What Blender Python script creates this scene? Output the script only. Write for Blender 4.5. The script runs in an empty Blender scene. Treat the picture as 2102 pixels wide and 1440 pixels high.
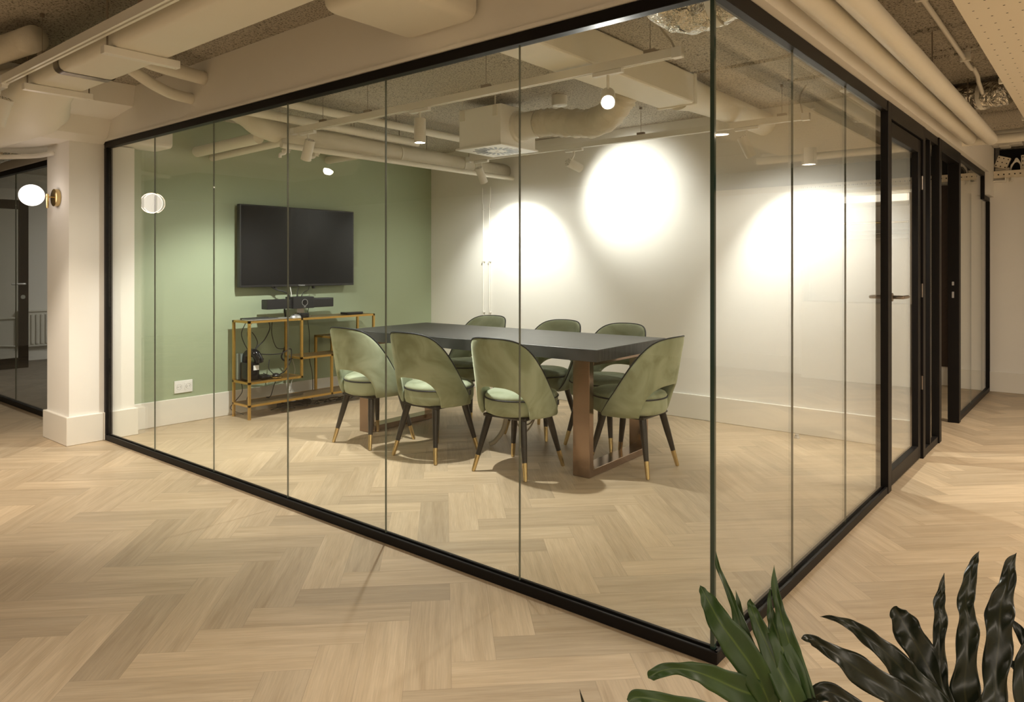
import bpy, bmesh, math, random
from mathutils import Vector, Matrix, noise
random.seed(7)
S = bpy.context.scene
COL = S.collection
PI = math.pi
# ------------------------------------------------------------------ camera, world, exposure
YAW = 0.691908
CAM = Vector((0.978, -2.181, 1.25))
cd = bpy.data.cameras.new('camera'); cam = bpy.data.objects.new('camera', cd); COL.objects.link(cam)
cam.location = CAM; cam.rotation_euler = (PI/2, 0, YAW)
cd.sensor_width = 36; cd.lens = 36*1490.56/2102; cd.shift_y = -173/2102; cd.clip_start = .05
S.camera = cam
S.view_settings.view_transform = 'Standard'; S.view_settings.look = 'None'
S.view_settings.gamma = 1; S.view_settings.use_curve_mapping = False
S.view_settings.exposure = 0.30
S.cycles.transparent_max_bounces = 32; S.cycles.max_bounces = 9; S.cycles.diffuse_bounces = 5
S.cycles.sample_clamp_indirect = 6; S.cycles.caustics_reflective = False; S.cycles.caustics_refractive = False
w = bpy.data.worlds.new('world'); S.world = w; w.use_nodes = True
w.node_tree.nodes['Background'].inputs[0].default_value = (1, .78, .55, 1)
w.node_tree.nodes['Background'].inputs[1].default_value = .1
WARM = (1.0, .87, .71); NEUT = (1.0, .985, .93)
FW = Vector((-math.sin(YAW), math.cos(YAW), 0)); RT = Vector((math.cos(YAW), math.sin(YAW), 0))

# ------------------------------------------------------------------ helpers
def new_mat(name):
    m = bpy.data.materials.new(name); m.use_nodes = True
    return m, m.node_tree, m.node_tree.nodes['Principled BSDF']
def N(nt, typ, **kw):
    n = nt.nodes.new(typ)
    for k, v in kw.items(): setattr(n, k, v)
    return n
def L(nt, a, b): nt.links.new(a, b)
def mat(name, col, rough=.5, metal=0, var=.06, scale=8, bump=0, bscale=60, sheen=0, coat=0, spec=.5, emit=None, estr=0):
    m, nt, b = new_mat(name)
    tc = N(nt, 'ShaderNodeTexCoord'); nz = N(nt, 'ShaderNodeTexNoise'); nz.inputs['Scale'].default_value = scale
    nz.inputs['Detail'].default_value = 4
    L(nt, tc.outputs['Object'], nz.inputs['Vector'])
    r = N(nt, 'ShaderNodeMapRange'); r.inputs[3].default_value = 1-var; r.inputs[4].default_value = 1+var
    L(nt, nz.outputs[0], r.inputs[0])
    mx = N(nt, 'ShaderNodeMix', data_type='RGBA', blend_type='MULTIPLY'); mx.inputs[0].default_value = 1
    mx.inputs[6].default_value = (*col, 1); L(nt, r.outputs[0], mx.inputs[7]); L(nt, mx.outputs[2], b.inputs['Base Color'])
    b.inputs['Roughness'].default_value = rough; b.inputs['Metallic'].default_value = metal
    b.inputs['Specular IOR Level'].default_value = spec
    if sheen: b.inputs['Sheen Weight'].default_value = sheen; b.inputs['Sheen Roughness'].default_value = .35
    if coat: b.inputs['Coat Weight'].default_value = coat
    if bump:
        n2 = N(nt, 'ShaderNodeTexNoise'); n2.inputs['Scale'].default_value = bscale; n2.inputs['Detail'].default_value = 5
        L(nt, tc.outputs['Object'], n2.inputs['Vector'])
        bp = N(nt, 'ShaderNodeBump'); bp.inputs['Strength'].default_value = bump; bp.inputs['Distance'].default_value = .01
        L(nt, n2.outputs[0], bp.inputs['Height']); L(nt, bp.outputs[0], b.inputs['Normal'])
    if emit:
        b.inputs['Emission Color'].default_value = (*emit, 1); b.inputs['Emission Strength'].default_value = estr
    return m

M = {}
M['wall'] = mat('wall_paint', (.85, .83, .78), .7, var=.015, bump=.05, bscale=250)
M['green'] = mat('green_paint', (.36, .425, .285), .6, var=.02, scale=3, bump=.05, bscale=250)
M['base'] = mat('skirting_paint', (.80, .77, .70), .4, var=.01)
M['white'] = mat('white_paint', (.76, .73, .64), .5, var=.03, bump=.12, bscale=30)
M['duct'] = mat('painted_duct', (.80, .77, .68), .5, var=.03, scale=3, bump=.10, bscale=14)
M['pipe'] = mat('painted_pipe', (.80, .77, .68), .45, var=.03, bump=.15, bscale=25)
M['fixture'] = mat('fixture_white', (.80, .78, .72), .35, var=.01)
M['black'] = mat('black_metal', (.009, .0075, .007), .45, var=.05, spec=.15)
M['blackplastic'] = mat('black_plastic', (.015, .015, .016), .35, var=.05)
M['blackgloss'] = mat('black_gloss', (.01, .01, .011), .12, var=.05)
M['rubber'] = mat('black_rubber', (.02, .02, .02), .6)
M['gold'] = mat('gold_paint', (.55, .34, .09), .38, metal=.75, var=.08, scale=30)
M['brass'] = mat('brass', (.62, .47, .23), .25, metal=1, var=.05)
M['shelf'] = mat('antique_gold_sheet', (.17, .105, .04), .35, metal=.4, var=.3, scale=12)
M['bronze'] = mat('bronze_steel', (.33, .235, .18), .2, metal=1, var=.12, scale=5)
M['steel'] = mat('dark_steel', (.35, .30, .25), .3, metal=1)
M['alu'] = mat('aluminium', (.6, .6, .6), .35, metal=.8)
M['whiteplastic'] = mat('white_plastic', (.85, .85, .83), .3, var=.01)
M['greycable'] = mat('grey_cable', (.42, .38, .30), .5)
M['piping'] = mat('dark_piping', (.012, .014, .02), .5)
M['legblack'] = mat('lacquered_black_wood', (.012, .010, .009), .3, var=.2, scale=40)
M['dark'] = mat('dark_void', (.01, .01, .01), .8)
M['whitelac'] = mat('white_lacquer', (.92, .92, .90), .3, var=.005)
M['tealcable'] = mat('white_cable', (.7, .7, .66), .5)
M['petiole'] = mat('petiole_green', (.06, .12, .02), .4)
M['potmat'] = mat('dark_pot', (.05, .05, .05), .5)
M['soil'] = mat('soil', (.03, .02, .012), .95, bump=.6, bscale=80)
M['silicone'] = mat('clear_joint', (.13, .145, .12), .2, spec=.8)
M['cornerjoint'] = mat('dark_green_glass_edge', (.02, .045, .035), .08, spec=.8)
M['hose'] = mat('painted_flex_hose', (.70, .66, .56), .5, var=.05, scale=12, bump=.6, bscale=16)
M['lettering'] = mat('silver_lettering', (.5, .5, .5), .4)
M['radiator'] = mat('radiator_enamel', (.75, .73, .66), .35)
M['keys'] = mat('dark_grey_keys', (.06, .06, .06), .5)
M['perf'] = mat('perforated_steel_white', (.78, .71, .58), .5, var=.01)

def emis(name, col, s):
    m = bpy.data.materials.new(name); m.use_nodes = True; nt = m.node_tree; nt.nodes.clear()
    e = N(nt, 'ShaderNodeEmission'); e.inputs[0].default_value = (*col, 1); e.inputs[1].default_value = s
    o = N(nt, 'ShaderNodeOutputMaterial'); L(nt, e.outputs[0], o.inputs[0]); return m
M['lens'] = emis('lamp_lens', (1, .96, .88), 40)
M['lenswarm'] = emis('warm_lamp_lens', (1, .82, .6), 22)
M['globe'] = emis('opal_globe', (1, .86, .76), 3.0)
M['cove'] = emis('cove_glow', (1, .86, .65), 1.6)

def glass_mat(name, tint):
    m = bpy.data.materials.new(name); m.use_nodes = True; nt = m.node_tree; nt.nodes.clear()
    lw = N(nt, 'ShaderNodeLayerWeight'); lw.inputs[0].default_value = .5
    pw = N(nt, 'ShaderNodeMath', operation='POWER'); pw.inputs[1].default_value = 5; L(nt, lw.outputs['Facing'], pw.inputs[0])
    mr = N(nt, 'ShaderNodeMapRange'); mr.inputs[3].default_value = .032; mr.inputs[4].default_value = 1; L(nt, pw.outputs[0], mr.inputs[0])
    t = N(nt, 'ShaderNodeBsdfTransparent'); t.inputs[0].default_value = (*tint, 1)
    g = N(nt, 'ShaderNodeBsdfGlossy'); g.inputs['Roughness'].default_value = 0.0; g.inputs[0].default_value = (1, 1, 1, 1)
    mx = N(nt, 'ShaderNodeMixShader'); L(nt, mr.outputs[0], mx.inputs[0]); L(nt, t.outputs[0], mx.inputs[1]); L(nt, g.outputs[0], mx.inputs[2])
    o = N(nt, 'ShaderNodeOutputMaterial'); L(nt, mx.outputs[0], o.inputs[0]); return m
M['glass'] = glass_mat('clear_glass', (.975, .985, .965))
M['glassdark'] = glass_mat('tinted_glass', (.88, .88, .86))

def velvet():
    m, nt, b = new_mat('sage_velvet')
    tc = N(nt, 'ShaderNodeTexCoord')
    n1 = N(nt, 'ShaderNodeTexNoise'); n1.inputs['Scale'].default_value = 5; n1.inputs['Detail'].default_value = 3; n1.inputs['Distortion'].default_value = 1.2
    oi = N(nt, 'ShaderNodeObjectInfo'); ad = N(nt, 'ShaderNodeVectorMath', operation='ADD')
    L(nt, tc.outputs['Object'], ad.inputs[0]); L(nt, oi.outputs['Location'], ad.inputs[1]); L(nt, ad.outputs[0], n1.inputs['Vector'])
    cr = N(nt, 'ShaderNodeValToRGB'); e = cr.color_ramp.elements
    e[0].position = .33; e[0].color = (.255, .285, .18, 1); e[1].position = .6; e[1].color = (.39, .43, .305, 1)
    L(nt, n1.outputs[0], cr.inputs[0]); L(nt, cr.outputs[0], b.inputs['Base Color'])
    b.inputs['Roughness'].default_value = .75; b.inputs['Sheen Weight'].default_value = .6; b.inputs['Sheen Roughness'].default_value = .3
    b.inputs['Sheen Tint'].default_value = (.75, .8, .6, 1); b.inputs['Specular IOR Level'].default_value = .2
    n2 = N(nt, 'ShaderNodeTexNoise'); n2.inputs['Scale'].default_value = 420; L(nt, tc.outputs['Object'], n2.inputs['Vector'])
    bp = N(nt, 'ShaderNodeBump'); bp.inputs['Strength'].default_value = .08; bp.inputs['Distance'].default_value = .003
    L(nt, n2.outputs[0], bp.inputs['Height']); L(nt, bp.outputs[0], b.inputs['Normal'])
    return m
M['velvet'] = velvet()

def oak():
    m, nt, b = new_mat('oak_herringbone')
    uv = N(nt, 'ShaderNodeUVMap'); uv.uv_map = 'UVMap'
    at = N(nt, 'ShaderNodeAttribute'); at.attribute_name = 'rnd'
    sx = N(nt, 'ShaderNodeSeparateColor'); L(nt, at.outputs['Color'], sx.inputs[0])
    off = N(nt, 'ShaderNodeVectorMath', operation='SCALE'); off.inputs['Scale'].default_value = 37
    L(nt, at.outputs['Vector'], off.inputs[0])
    ad = N(nt, 'ShaderNodeVectorMath', operation='ADD'); L(nt, uv.outputs[0], ad.inputs[0]); L(nt, off.outputs[0], ad.inputs[1])
    mp = N(nt, 'ShaderNodeMapping'); mp.inputs['Scale'].default_value = (2.2, 26, 1); L(nt, ad.outputs[0], mp.inputs[0])
    n1 = N(nt, 'ShaderNodeTexNoise'); n1.inputs['Scale'].default_value = 1.0; n1.inputs['Detail'].default_value = 6; n1.inputs['Distortion'].default_value = .6
    L(nt, mp.outputs[0], n1.inputs['Vector'])
    mp2 = N(nt, 'ShaderNodeMapping'); mp2.inputs['Scale'].default_value = (9, 190, 1); L(nt, ad.outputs[0], mp2.inputs[0])
    n2 = N(nt, 'ShaderNodeTexNoise'); n2.inputs['Scale'].default_value = 1.0; n2.inputs['Detail'].default_value = 3; L(nt, mp2.outputs[0], n2.inputs['Vector'])
    cr = N(nt, 'ShaderNodeValToRGB'); e = cr.color_ramp.elements
    e[0].position = .28; e[0].color = (.44, .335, .215, 1); e[1].position = .68; e[1].color = (.56, .445, .305, 1)
    L(nt, n1.outputs[0], cr.inputs[0])
    r2 = N(nt, 'ShaderNodeMapRange'); r2.inputs[1].default_value = .3; r2.inputs[2].default_value = .7; r2.inputs[3].default_value = .90; r2.inputs[4].default_value = 1.06; L(nt, n2.outputs[0], r2.inputs[0])
    r3 = N(nt, 'ShaderNodeMapRange'); r3.inputs[3].default_value = .80; r3.inputs[4].default_value = 1.10; L(nt, sx.outputs[0], r3.inputs[0])
    ml = N(nt, 'ShaderNodeMath', operation='MULTIPLY'); L(nt, r2.outputs[0], ml.inputs[0]); L(nt, r3.outputs[0], ml.inputs[1])
    # joints
    sp = N(nt, 'ShaderNodeSeparateXYZ'); L(nt, uv.outputs[0], sp.inputs[0])
    def edge(o, full):
        a = N(nt, 'ShaderNodeMath', operation='SUBTRACT'); a.inputs[1].default_value = full/2; L(nt, o, a.inputs[0])
        c = N(nt, 'ShaderNodeMath', operation='ABSOLUTE'); L(nt, a.outputs[0], c.inputs[0])
        g = N(nt, 'ShaderNodeMath', operation='GREATER_THAN'); g.inputs[1].default_value = full/2-.0007; L(nt, c.outputs[0], g.inputs[0]); return g.outputs[0]
    mxm = N(nt, 'ShaderNodeMath', operation='MAXIMUM'); L(nt, edge(sp.outputs[0], PL), mxm.inputs[0]); L(nt, edge(sp.outputs[1], PW), mxm.inputs[1])
    jr = N(nt, 'ShaderNodeMapRange'); jr.inputs[3].default_value = 1; jr.inputs[4].default_value = .72; L(nt, mxm.outputs[0], jr.inputs[0])
    ml2 = N(nt, 'ShaderNodeMath', operation='MULTIPLY'); L(nt, ml.outputs[0], ml2.inputs[0]); L(nt, jr.outputs[0], ml2.inputs[1])
    mx = N(nt, 'ShaderNodeMix', data_type='RGBA', blend_type='MULTIPLY'); mx.inputs[0].default_value = 1
    L(nt, cr.outputs[0], mx.inputs[6]); L(nt, ml2.outputs[0], mx.inputs[7]); L(nt, mx.outputs[2], b.inputs['Base Color'])
    b.inputs['Roughness'].default_value = .42; b.inputs['Specular IOR Level'].default_value = .35
    bp = N(nt, 'ShaderNodeBump'); bp.inputs['Strength'].default_value = .12; bp.inputs['Distance'].default_value = .002
    L(nt, n2.outputs[0], bp.inputs['Height']); L(nt, bp.outputs[0], b.inputs['Normal'])
    return m
PW = .1437; PL = PW*4
M['oak'] = oak()

def popcorn():
    m, nt, b = new_mat('sprayed_ceiling')
    tc = N(nt, 'ShaderNodeTexCoord')
    mp = N(nt, 'ShaderNodeMapping'); mp.inputs['Scale'].default_value = (1, 1, 1); L(nt, tc.outputs['Object'], mp.inputs[0])
    n1 = N(nt, 'ShaderNodeTexNoise'); n1.inputs['Scale'].default_value = 105; n1.inputs['Detail'].default_value = 5; n1.inputs['Roughness'].default_value = .7
    L(nt, mp.outputs[0], n1.inputs['Vector'])
    cr = N(nt, 'ShaderNodeValToRGB'); e = cr.color_ramp.elements
    e[0].position = .36; e[0].color = (.10, .09, .07, 1); e[1].position = .5; e[1].color = (.66, .61, .52, 1)
    L(nt, n1.outputs[0], cr.inputs[0]); L(nt, cr.outputs[0], b.inputs['Base Color'])
    b.inputs['Roughness'].default_value = .95; b.inputs['Specular IOR Level'].default_value = .1
    bp = N(nt, 'ShaderNodeBump'); bp.inputs['Strength'].default_value = 1; bp.inputs['Distance'].default_value = .012
    L(nt, n1.outputs[0], bp.inputs['Height']); L(nt, bp.outputs[0], b.inputs['Normal'])
    return m
M['ceil'] = popcorn()

def foil():
    m, nt, b = new_mat('crumpled_foil')
    tc = N(nt, 'ShaderNodeTexCoord')
    v = N(nt, 'ShaderNodeTexVoronoi'); v.inputs['Scale'].default_value = 22; L(nt, tc.outputs['Object'], v.inputs['Vector'])
    n = N(nt, 'ShaderNodeTexNoise'); n.inputs['Scale'].default_value = 30; n.inputs['Distortion'].default_value = 2; L(nt, tc.outputs['Object'], n.inputs['Vector'])
    ad = N(nt, 'ShaderNodeMath', operation='ADD'); L(nt, v.outputs['Distance'], ad.inputs[0]); L(nt, n.outputs[0], ad.inputs[1])
    bp = N(nt, 'ShaderNodeBump'); bp.inputs['Strength'].default_value = .9; bp.inputs['Distance'].default_value = .02
    L(nt, ad.outputs[0], bp.inputs['Height']); L(nt, bp.outputs[0], b.inputs['Normal'])
    b.inputs['Base Color'].default_value = (.72, .68, .60, 1); b.inputs['Metallic'].default_value = 1; b.inputs['Roughness'].default_value = .16
    return m
M['foil'] = foil()

def tabletop():
    m, nt, b = new_mat('dark_stained_table')
    tc = N(nt, 'ShaderNodeTexCoord'); mp = N(nt, 'ShaderNodeMapping'); mp.inputs['Scale'].default_value = (3, 40, 3); L(nt, tc.outputs['Object'], mp.inputs[0])
    n = N(nt, 'ShaderNodeTexNoise'); n.inputs['Scale'].default_value = 2; n.inputs['Detail'].default_value = 6; L(nt, mp.outputs[0], n.inputs['Vector'])
    cr = N(nt, 'ShaderNodeValToRGB'); e = cr.color_ramp.elements
    e[0].position = .3; e[0].color = (.018, .0175, .017, 1); e[1].position = .7; e[1].color = (.065, .064, .062, 1)
    L(nt, n.outputs[0], cr.inputs[0]); L(nt, cr.outputs[0], b.inputs['Base Color'])
    b.inputs['Roughness'].default_value = .42; b.inputs['Specular IOR Level'].default_value = .6
    bp = N(nt, 'ShaderNodeBump'); bp.inputs['Strength'].default_value = .25; bp.inputs['Distance'].default_value = .003
    L(nt, n.outputs[0], bp.inputs['Height']); L(nt, bp.outputs[0], b.inputs['Normal'])
    return m
M['table'] = tabletop()

def carpetm():
    return mat('carpet_grey', (.26, .23, .19), .95, var=.35, scale=14, bump=.5, bscale=300)
M['carpet'] = carpetm()

def leafmat(name, c1, c2, rough, scl=20):
    m, nt, b = new_mat(name)
    tc = N(nt, 'ShaderNodeTexCoord'); n = N(nt, 'ShaderNodeTexNoise'); n.inputs['Scale'].default_value = scl; L(nt, tc.outputs['Object'], n.inputs['Vector'])
    uv = N(nt, 'ShaderNodeUVMap'); uv.uv_map = 'UVMap'; sp = N(nt, 'ShaderNodeSeparateXYZ'); L(nt, uv.outputs[0], sp.inputs[0])
    cr = N(nt, 'ShaderNodeValToRGB'); e = cr.color_ramp.elements
    e[0].position = .3; e[0].color = (*c1, 1); e[1].position = .7; e[1].color = (*c2, 1); L(nt, n.outputs[0], cr.inputs[0])
    a = N(nt, 'ShaderNodeMath', operation='ABSOLUTE'); L(nt, sp.outputs[1], a.inputs[0])
    mr = N(nt, 'ShaderNodeMapRange'); mr.inputs[1].default_value = .015; mr.inputs[2].default_value = .10; mr.inputs[3].default_value = 1; mr.inputs[4].default_value = 0; L(nt, a.outputs[0], mr.inputs[0])
    mx = N(nt, 'ShaderNodeMix', data_type='RGBA'); L(nt, mr.outputs[0], mx.inputs[0]); L(nt, cr.outputs[0], mx.inputs[6])
    mx.inputs[7].default_value = (c2[0]*2.2, c2[1]*1.6, c2[2]*1.3, 1); L(nt, mx.outputs[2], b.inputs['Base Color'])
    b.inputs['Roughness'].default_value = rough; b.inputs['Specular IOR Level'].default_value = .5
    return m
M['leafA'] = leafmat('green_leaf', (.020, .048, .009), (.032, .074, .013), .45)
M['leafB'] = leafmat('dark_glossy_leaf', (.006, .010, .005), (.012, .018, .008), .36)

def chevron():
    m, nt, b = new_mat('dark_chevron_wood')
    tc = N(nt, 'ShaderNodeTexCoord'); sp = N(nt, 'ShaderNodeSeparateXYZ'); L(nt, tc.outputs['Object'], sp.inputs[0])
    pp = N(nt, 'ShaderNodeMath', operation='PINGPONG'); pp.inputs[1].default_value = .09; L(nt, sp.outputs[0], pp.inputs[0])
    ad = N(nt, 'ShaderNodeMath', operation='ADD'); L(nt, pp.outputs[0], ad.inputs[0]); L(nt, sp.outputs[2], ad.inputs[1])
    p2 = N(nt, 'ShaderNodeMath', operation='PINGPONG'); p2.inputs[1].default_value = .04; L(nt, ad.outputs[0], p2.inputs[0])
    cr = N(nt, 'ShaderNodeValToRGB'); e = cr.color_ramp.elements
    e[0].position = 0; e[0].color = (.008, .005, .003, 1); e[1].position = .08; e[1].color = (.035, .018, .010, 1)
    s = N(nt, 'ShaderNodeMath', operation='MULTIPLY'); s.inputs[1].default_value = 25; L(nt, p2.outputs[0], s.inputs[0]); L(nt, s.outputs[0], cr.inputs[0])
    L(nt, cr.outputs[0], b.inputs['Base Color']); b.inputs['Roughness'].default_value = .5
    return m
M['chevron'] = chevron()

def link(name, me, m, parent=None, smooth=False):
    o = bpy.data.objects.new(name, me)
    for k in (m if isinstance(m, (list, tuple)) else [m]): me.materials.append(M[k])
    if smooth:
        for p in me.polygons: p.use_smooth = True
    COL.objects.link(o)
    if parent is not None:
        o.parent = parent
    return o
def obj(name, bm, m, parent=None, smooth=False, world=True, auto=None):
    bmesh.ops.recalc_face_normals(bm, faces=bm.faces)
    me = bpy.data.meshes.new(name); bm.to_mesh(me); bm.free()
    o = link(name, me, m, parent, smooth)
    if parent is not None and world and parent.type == 'EMPTY':
        o.matrix_parent_inverse = parent.matrix_basis.inverted()
    if auto is not None:
        for p in me.polygons: p.use_smooth = True
        me.set_sharp_from_angle(angle=math.radians(auto))
    return o
def tag(o, label, cat, group=None, kind=None):
    o['label'] = label; o['category'] = cat
    if group: o['group'] = group
    if kind: o['kind'] = kind
    return o
def thing(name, label, cat, loc=(0, 0, 0), rotz=0, group=None, kind=None):
    o = bpy.data.objects.new(name, None); COL.objects.link(o); o.location = loc; o.rotation_euler = (0, 0, rotz)
    o.empty_display_size = .1
    return tag(o, label, cat, group, kind)
def B(): return bmesh.new()
def pieces(name, bm, m, parent, **kw):
    """one object per loose piece of bm"""
    left = set(bm.verts); out = []
    while left:
        st = [next(iter(left))]; seen = set(st)
        while st:
            v = st.pop()
            for e in v.link_edges:
                o = e.other_vert(v)
                if o not in seen: seen.add(o); st.append(o)
        left -= seen; idx = {v: i for i, v in enumerate(sorted(seen, key=lambda v: v.index))}
        nb = bmesh.new(); nv = [nb.verts.new(v.co) for v in idx]
        for f in {f for v in seen for f in v.link_faces}: nb.faces.new([nv[idx[v]] for v in f.verts])
        out.append(obj(name, nb, m, parent, **kw))
    bm.free(); return out
def box(bm, x0, x1, y0, y1, z0, z1, bev=0, seg=2, mi=0):
    r = bmesh.ops.create_cube(bm, size=1)
    vs = r['verts']
    bmesh.ops.scale(bm, vec=(x1-x0, y1-y0, z1-z0), verts=vs)
    bmesh.ops.translate(bm, vec=((x0+x1)/2, (y0+y1)/2, (z0+z1)/2), verts=vs)
    fs = set(f for v in vs for f in v.link_faces)
    for f in fs: f.material_index = mi
    if bev:
        es = list(set(e for v in vs for e in v.link_edges))
        bmesh.ops.bevel(bm, geom=es, offset=bev, segments=seg, affect='EDGES', profile=.5)
    return bm
def frames(pts):
    pts = [Vector(p) for p in pts]; n = len(pts); T = []
    for i in range(n):
        a = pts[max(0, i-1)]; b = pts[min(n-1, i+1)]; T.append((b-a).normalized())
    up = Vector((0, 0, 1)) if abs(T[0].z) < .9 else Vector((1, 0, 0))
    u = (up - T[0]*up.dot(T[0])).normalized(); out = []
    for i in range(n):
        u = (u - T[i]*u.dot(T[i])).normalized(); out.append((pts[i], T[i], u, T[i].cross(u)))
    return out
def tube(bm, pts, r, seg=12, cap=True, closed=False, rfun=None):
    fr = frames(pts); rings = []
    for i, (p, t, u, v) in enumerate(fr):
        rr = r[i] if isinstance(r, (list, tuple)) else r
        ring = []
        for k in range(seg):
            a = 2*PI*k/seg; q = rr*(rfun(i, a) if rfun else 1)
            ring.append(bm.verts.new(p+u*math.cos(a)*q+v*math.sin(a)*q))
        rings.append(ring)
    m = len(rings)
    for i in range(m if closed else m-1):
        A, C = rings[i], rings[(i+1) % m]
        for k in range(seg): bm.faces.new((A[k], A[(k+1) % seg], C[(k+1) % seg], C[k]))
    if cap and not closed:
        bm.faces.new(list(reversed(rings[0]))); bm.faces.new(rings[-1])
    return bm
def smoothpts(pts, n=8):
    P = [Vector(p) for p in pts]; out = []
    for i in range(len(P)-1):
        p0 = P[max(0, i-1)]; p1 = P[i]; p2 = P[i+1]; p3 = P[min(len(P)-1, i+2)]
        for k in range(n):
            t = k/n; out.append(.5*((2*p1)+(-p0+p2)*t+(2*p0-5*p1+4*p2-p3)*t*t+(-p0+3*p1-3*p2+p3)*t*t*t))
    out.append(P[-1]); return out
def lathe(bm, prof, seg=32, c=(0, 0, 0), axis='z', sx=1, sy=1):
    rings = []
    for r, z in prof:
        ring = []
        for k in range(seg):
            a = 2*PI*k/seg; x, y = r*math.cos(a)*sx, r*math.sin(a)*sy
            if axis == 'z': p = (c[0]+x, c[1]+y, c[2]+z)
            elif axis == 'y': p = (c[0]+x, c[1]+z, c[2]+y)
            else: p = (c[0]+z, c[1]+x, c[2]+y)
            ring.append(bm.verts.new(p))
        rings.append(ring)
    for A, C in zip(rings, rings[1:]):
        for k in range(seg): bm.faces.new((A[k], A[(k+1) % seg], C[(k+1) % seg], C[k]))
    bm.faces.new(rings[0]); bm.faces.new(rings[-1])
    return bm
def aim(direction):
    return Vector(direction).normalized().to_track_quat('-Z', 'Y')
def add_light(name, kind, loc, parent=None, energy=10, color=(1, 1, 1), direction=(0, 0, -1), size=.05, cone=80, blend=.5, world=True):
    ld = bpy.data.lights.new(name, kind); ld.energy = energy; ld.color = color
    if kind == 'SPOT': ld.spot_size = math.radians(cone); ld.spot_blend = blend; ld.shadow_soft_size = size
    elif kind == 'AREA': ld.shape = 'DISK'; ld.size = size
    else: ld.shadow_soft_size = size
    o = bpy.data.objects.new(name, ld); COL.objects.link(o)
    o.rotation_mode = 'QUATERNION'; o.location = loc; o.rotation_quaternion = aim(direction)
    if parent:
        o.parent = parent
        if world: o.matrix_parent_inverse = parent.matrix_basis.inverted()
    return o

# ------------------------------------------------------------------ floor (real planks)
def build_floor():
    vs, fs, uvs, rn = [], [], [], []
    c = math.cos(PI/4); u0, v0 = -1.690, .214
    X0, X1, Y0, Y1 = -12.5, 5.2, -7.2, 9.2
    rg = random.Random(3)
    def add(u, v, du, dv, horiz):
        cx, cy = (u+du/2)*c-(v+dv/2)*c, (u+du/2)*c+(v+dv/2)*c
        if not (X0 < cx < X1 and Y0 < cy < Y1): return
        k = len(vs)
        for a, b_ in ((u, v), (u+du, v), (u+du, v+dv), (u, v+dv)):
            vs.append((a*c-b_*c, a*c+b_*c, 0))
        fs.append((k, k+1, k+2, k+3))
        if horiz: uvs.append(((0, 0), (PL, 0), (PL, PW), (0, PW)))
        else: uvs.append(((0, 0), (0, PW), (PL, PW), (PL, 0)))
        rn.append((rg.random(), rg.random(), rg.random(), 1))
    for j in range(-130, 170):
        for m in range(-16, 16):
            i = j+8*m
            add(u0+i*PW, v0+j*PW, PL, PW, True)
            add(u0+(i+4)*PW, v0+(j-3)*PW, PW, PL, False)
    me = bpy.data.meshes.new('floor'); me.from_pydata(vs, [], fs)
    me.attributes.new('rnd', 'FLOAT_COLOR', 'CORNER'); me.uv_layers.new(name='UVMap')
    ul = me.uv_layers['UVMap']; at = me.attributes['rnd']
    li = 0
    for f, u in enumerate(uvs):
        for q in range(4):
            ul.data[li].uv = u[q]; at.data[li].color = rn[f]; li += 1
    o = link('floor', me, 'oak')
    o.modifiers.new('thickness', 'SOLIDIFY').thickness = .02
    o.modifiers['thickness'].offset = -1
    tag(o, 'pale oak herringbone parquet floor running under the glass partitions', 'floor', kind='structure')
build_floor()
tag(obj('floor_carpet', box(B(), -10.1, -4.9, .06, 4.2, 0.001, .012), 'carpet'), 'grey carpet floor of the room behind the far partition', 'floor', kind='structure')

# ------------------------------------------------------------------ ceiling with sprayed slabs and open seams
def build_ceiling():
    seams = [(-9, -2.2, 5), (2.05, 2.05, 0), (2.62, 2.62, 0), (1.55, 1.55, 1), (2.40, 2.42, 1), (3.25, 3.25, 1), (3.75, 3.75, 1), (4.45, 4.45, 1)]
    ys = set(); y = -7.2
    while y < 9.2:
        ys.add(round(y, 4)); y += .09
    SE = [(2.05, -1.05, 6), (2.62, -.62, 6), (2.50, .0, 6), (3.35, .0, 6), (4.05, 0, 6), (4.6, 0, 6), (5.4, 0, 6), (-1.15, -12, -4.4), (1.5, -1.8, -1.0)]
    for s in SE:
        for k in range(-9, 10): ys.add(round(s[0]+k*.012, 4))
    ys = sorted(ys); xs = [-12.5+.06*i for i in range(int(17.7/.06)+1)]
    vs = []
    for yy in ys:
        for xx in xs:
            z = 2.47+.006*noise.noise((xx*1.3, yy*1.3, 0))
            for s, a, b_ in SE:
                if a-.02 < xx < b_:
                    d = abs(yy-s-.018*noise.noise((xx*4, s*9, 3))-.006*noise.noise((xx*17, s*9, 3)))
                    if d < .03: z += .055*min(1, (0.03-d)/.014)
                    elif d < .09: z -= .012*(1-(d-.03)/.06)
            vs.append((xx, yy, z))
    n = len(xs); fs = [(r*n+i, r*n+i+1, (r+1)*n+i+1, (r+1)*n+i) for r in range(len(ys)-1) for i in range(n-1)]
    me = bpy.data.meshes.new('ceiling'); me.from_pydata(vs, [], fs); o = link('ceiling', me, 'ceil', smooth=True)
    tag(o, 'rough sprayed grey beige ceiling with dark slab seams', 'ceiling', kind='structure')
    bm = box(B(), -12.5, 5.2, -7.2, 9.2, 2.54, 2.6)
    tag(obj('ceiling_slab', bm, 'dark'), 'concrete slab over the sprayed ceiling', 'ceiling', kind='structure')
build_ceiling()

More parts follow.
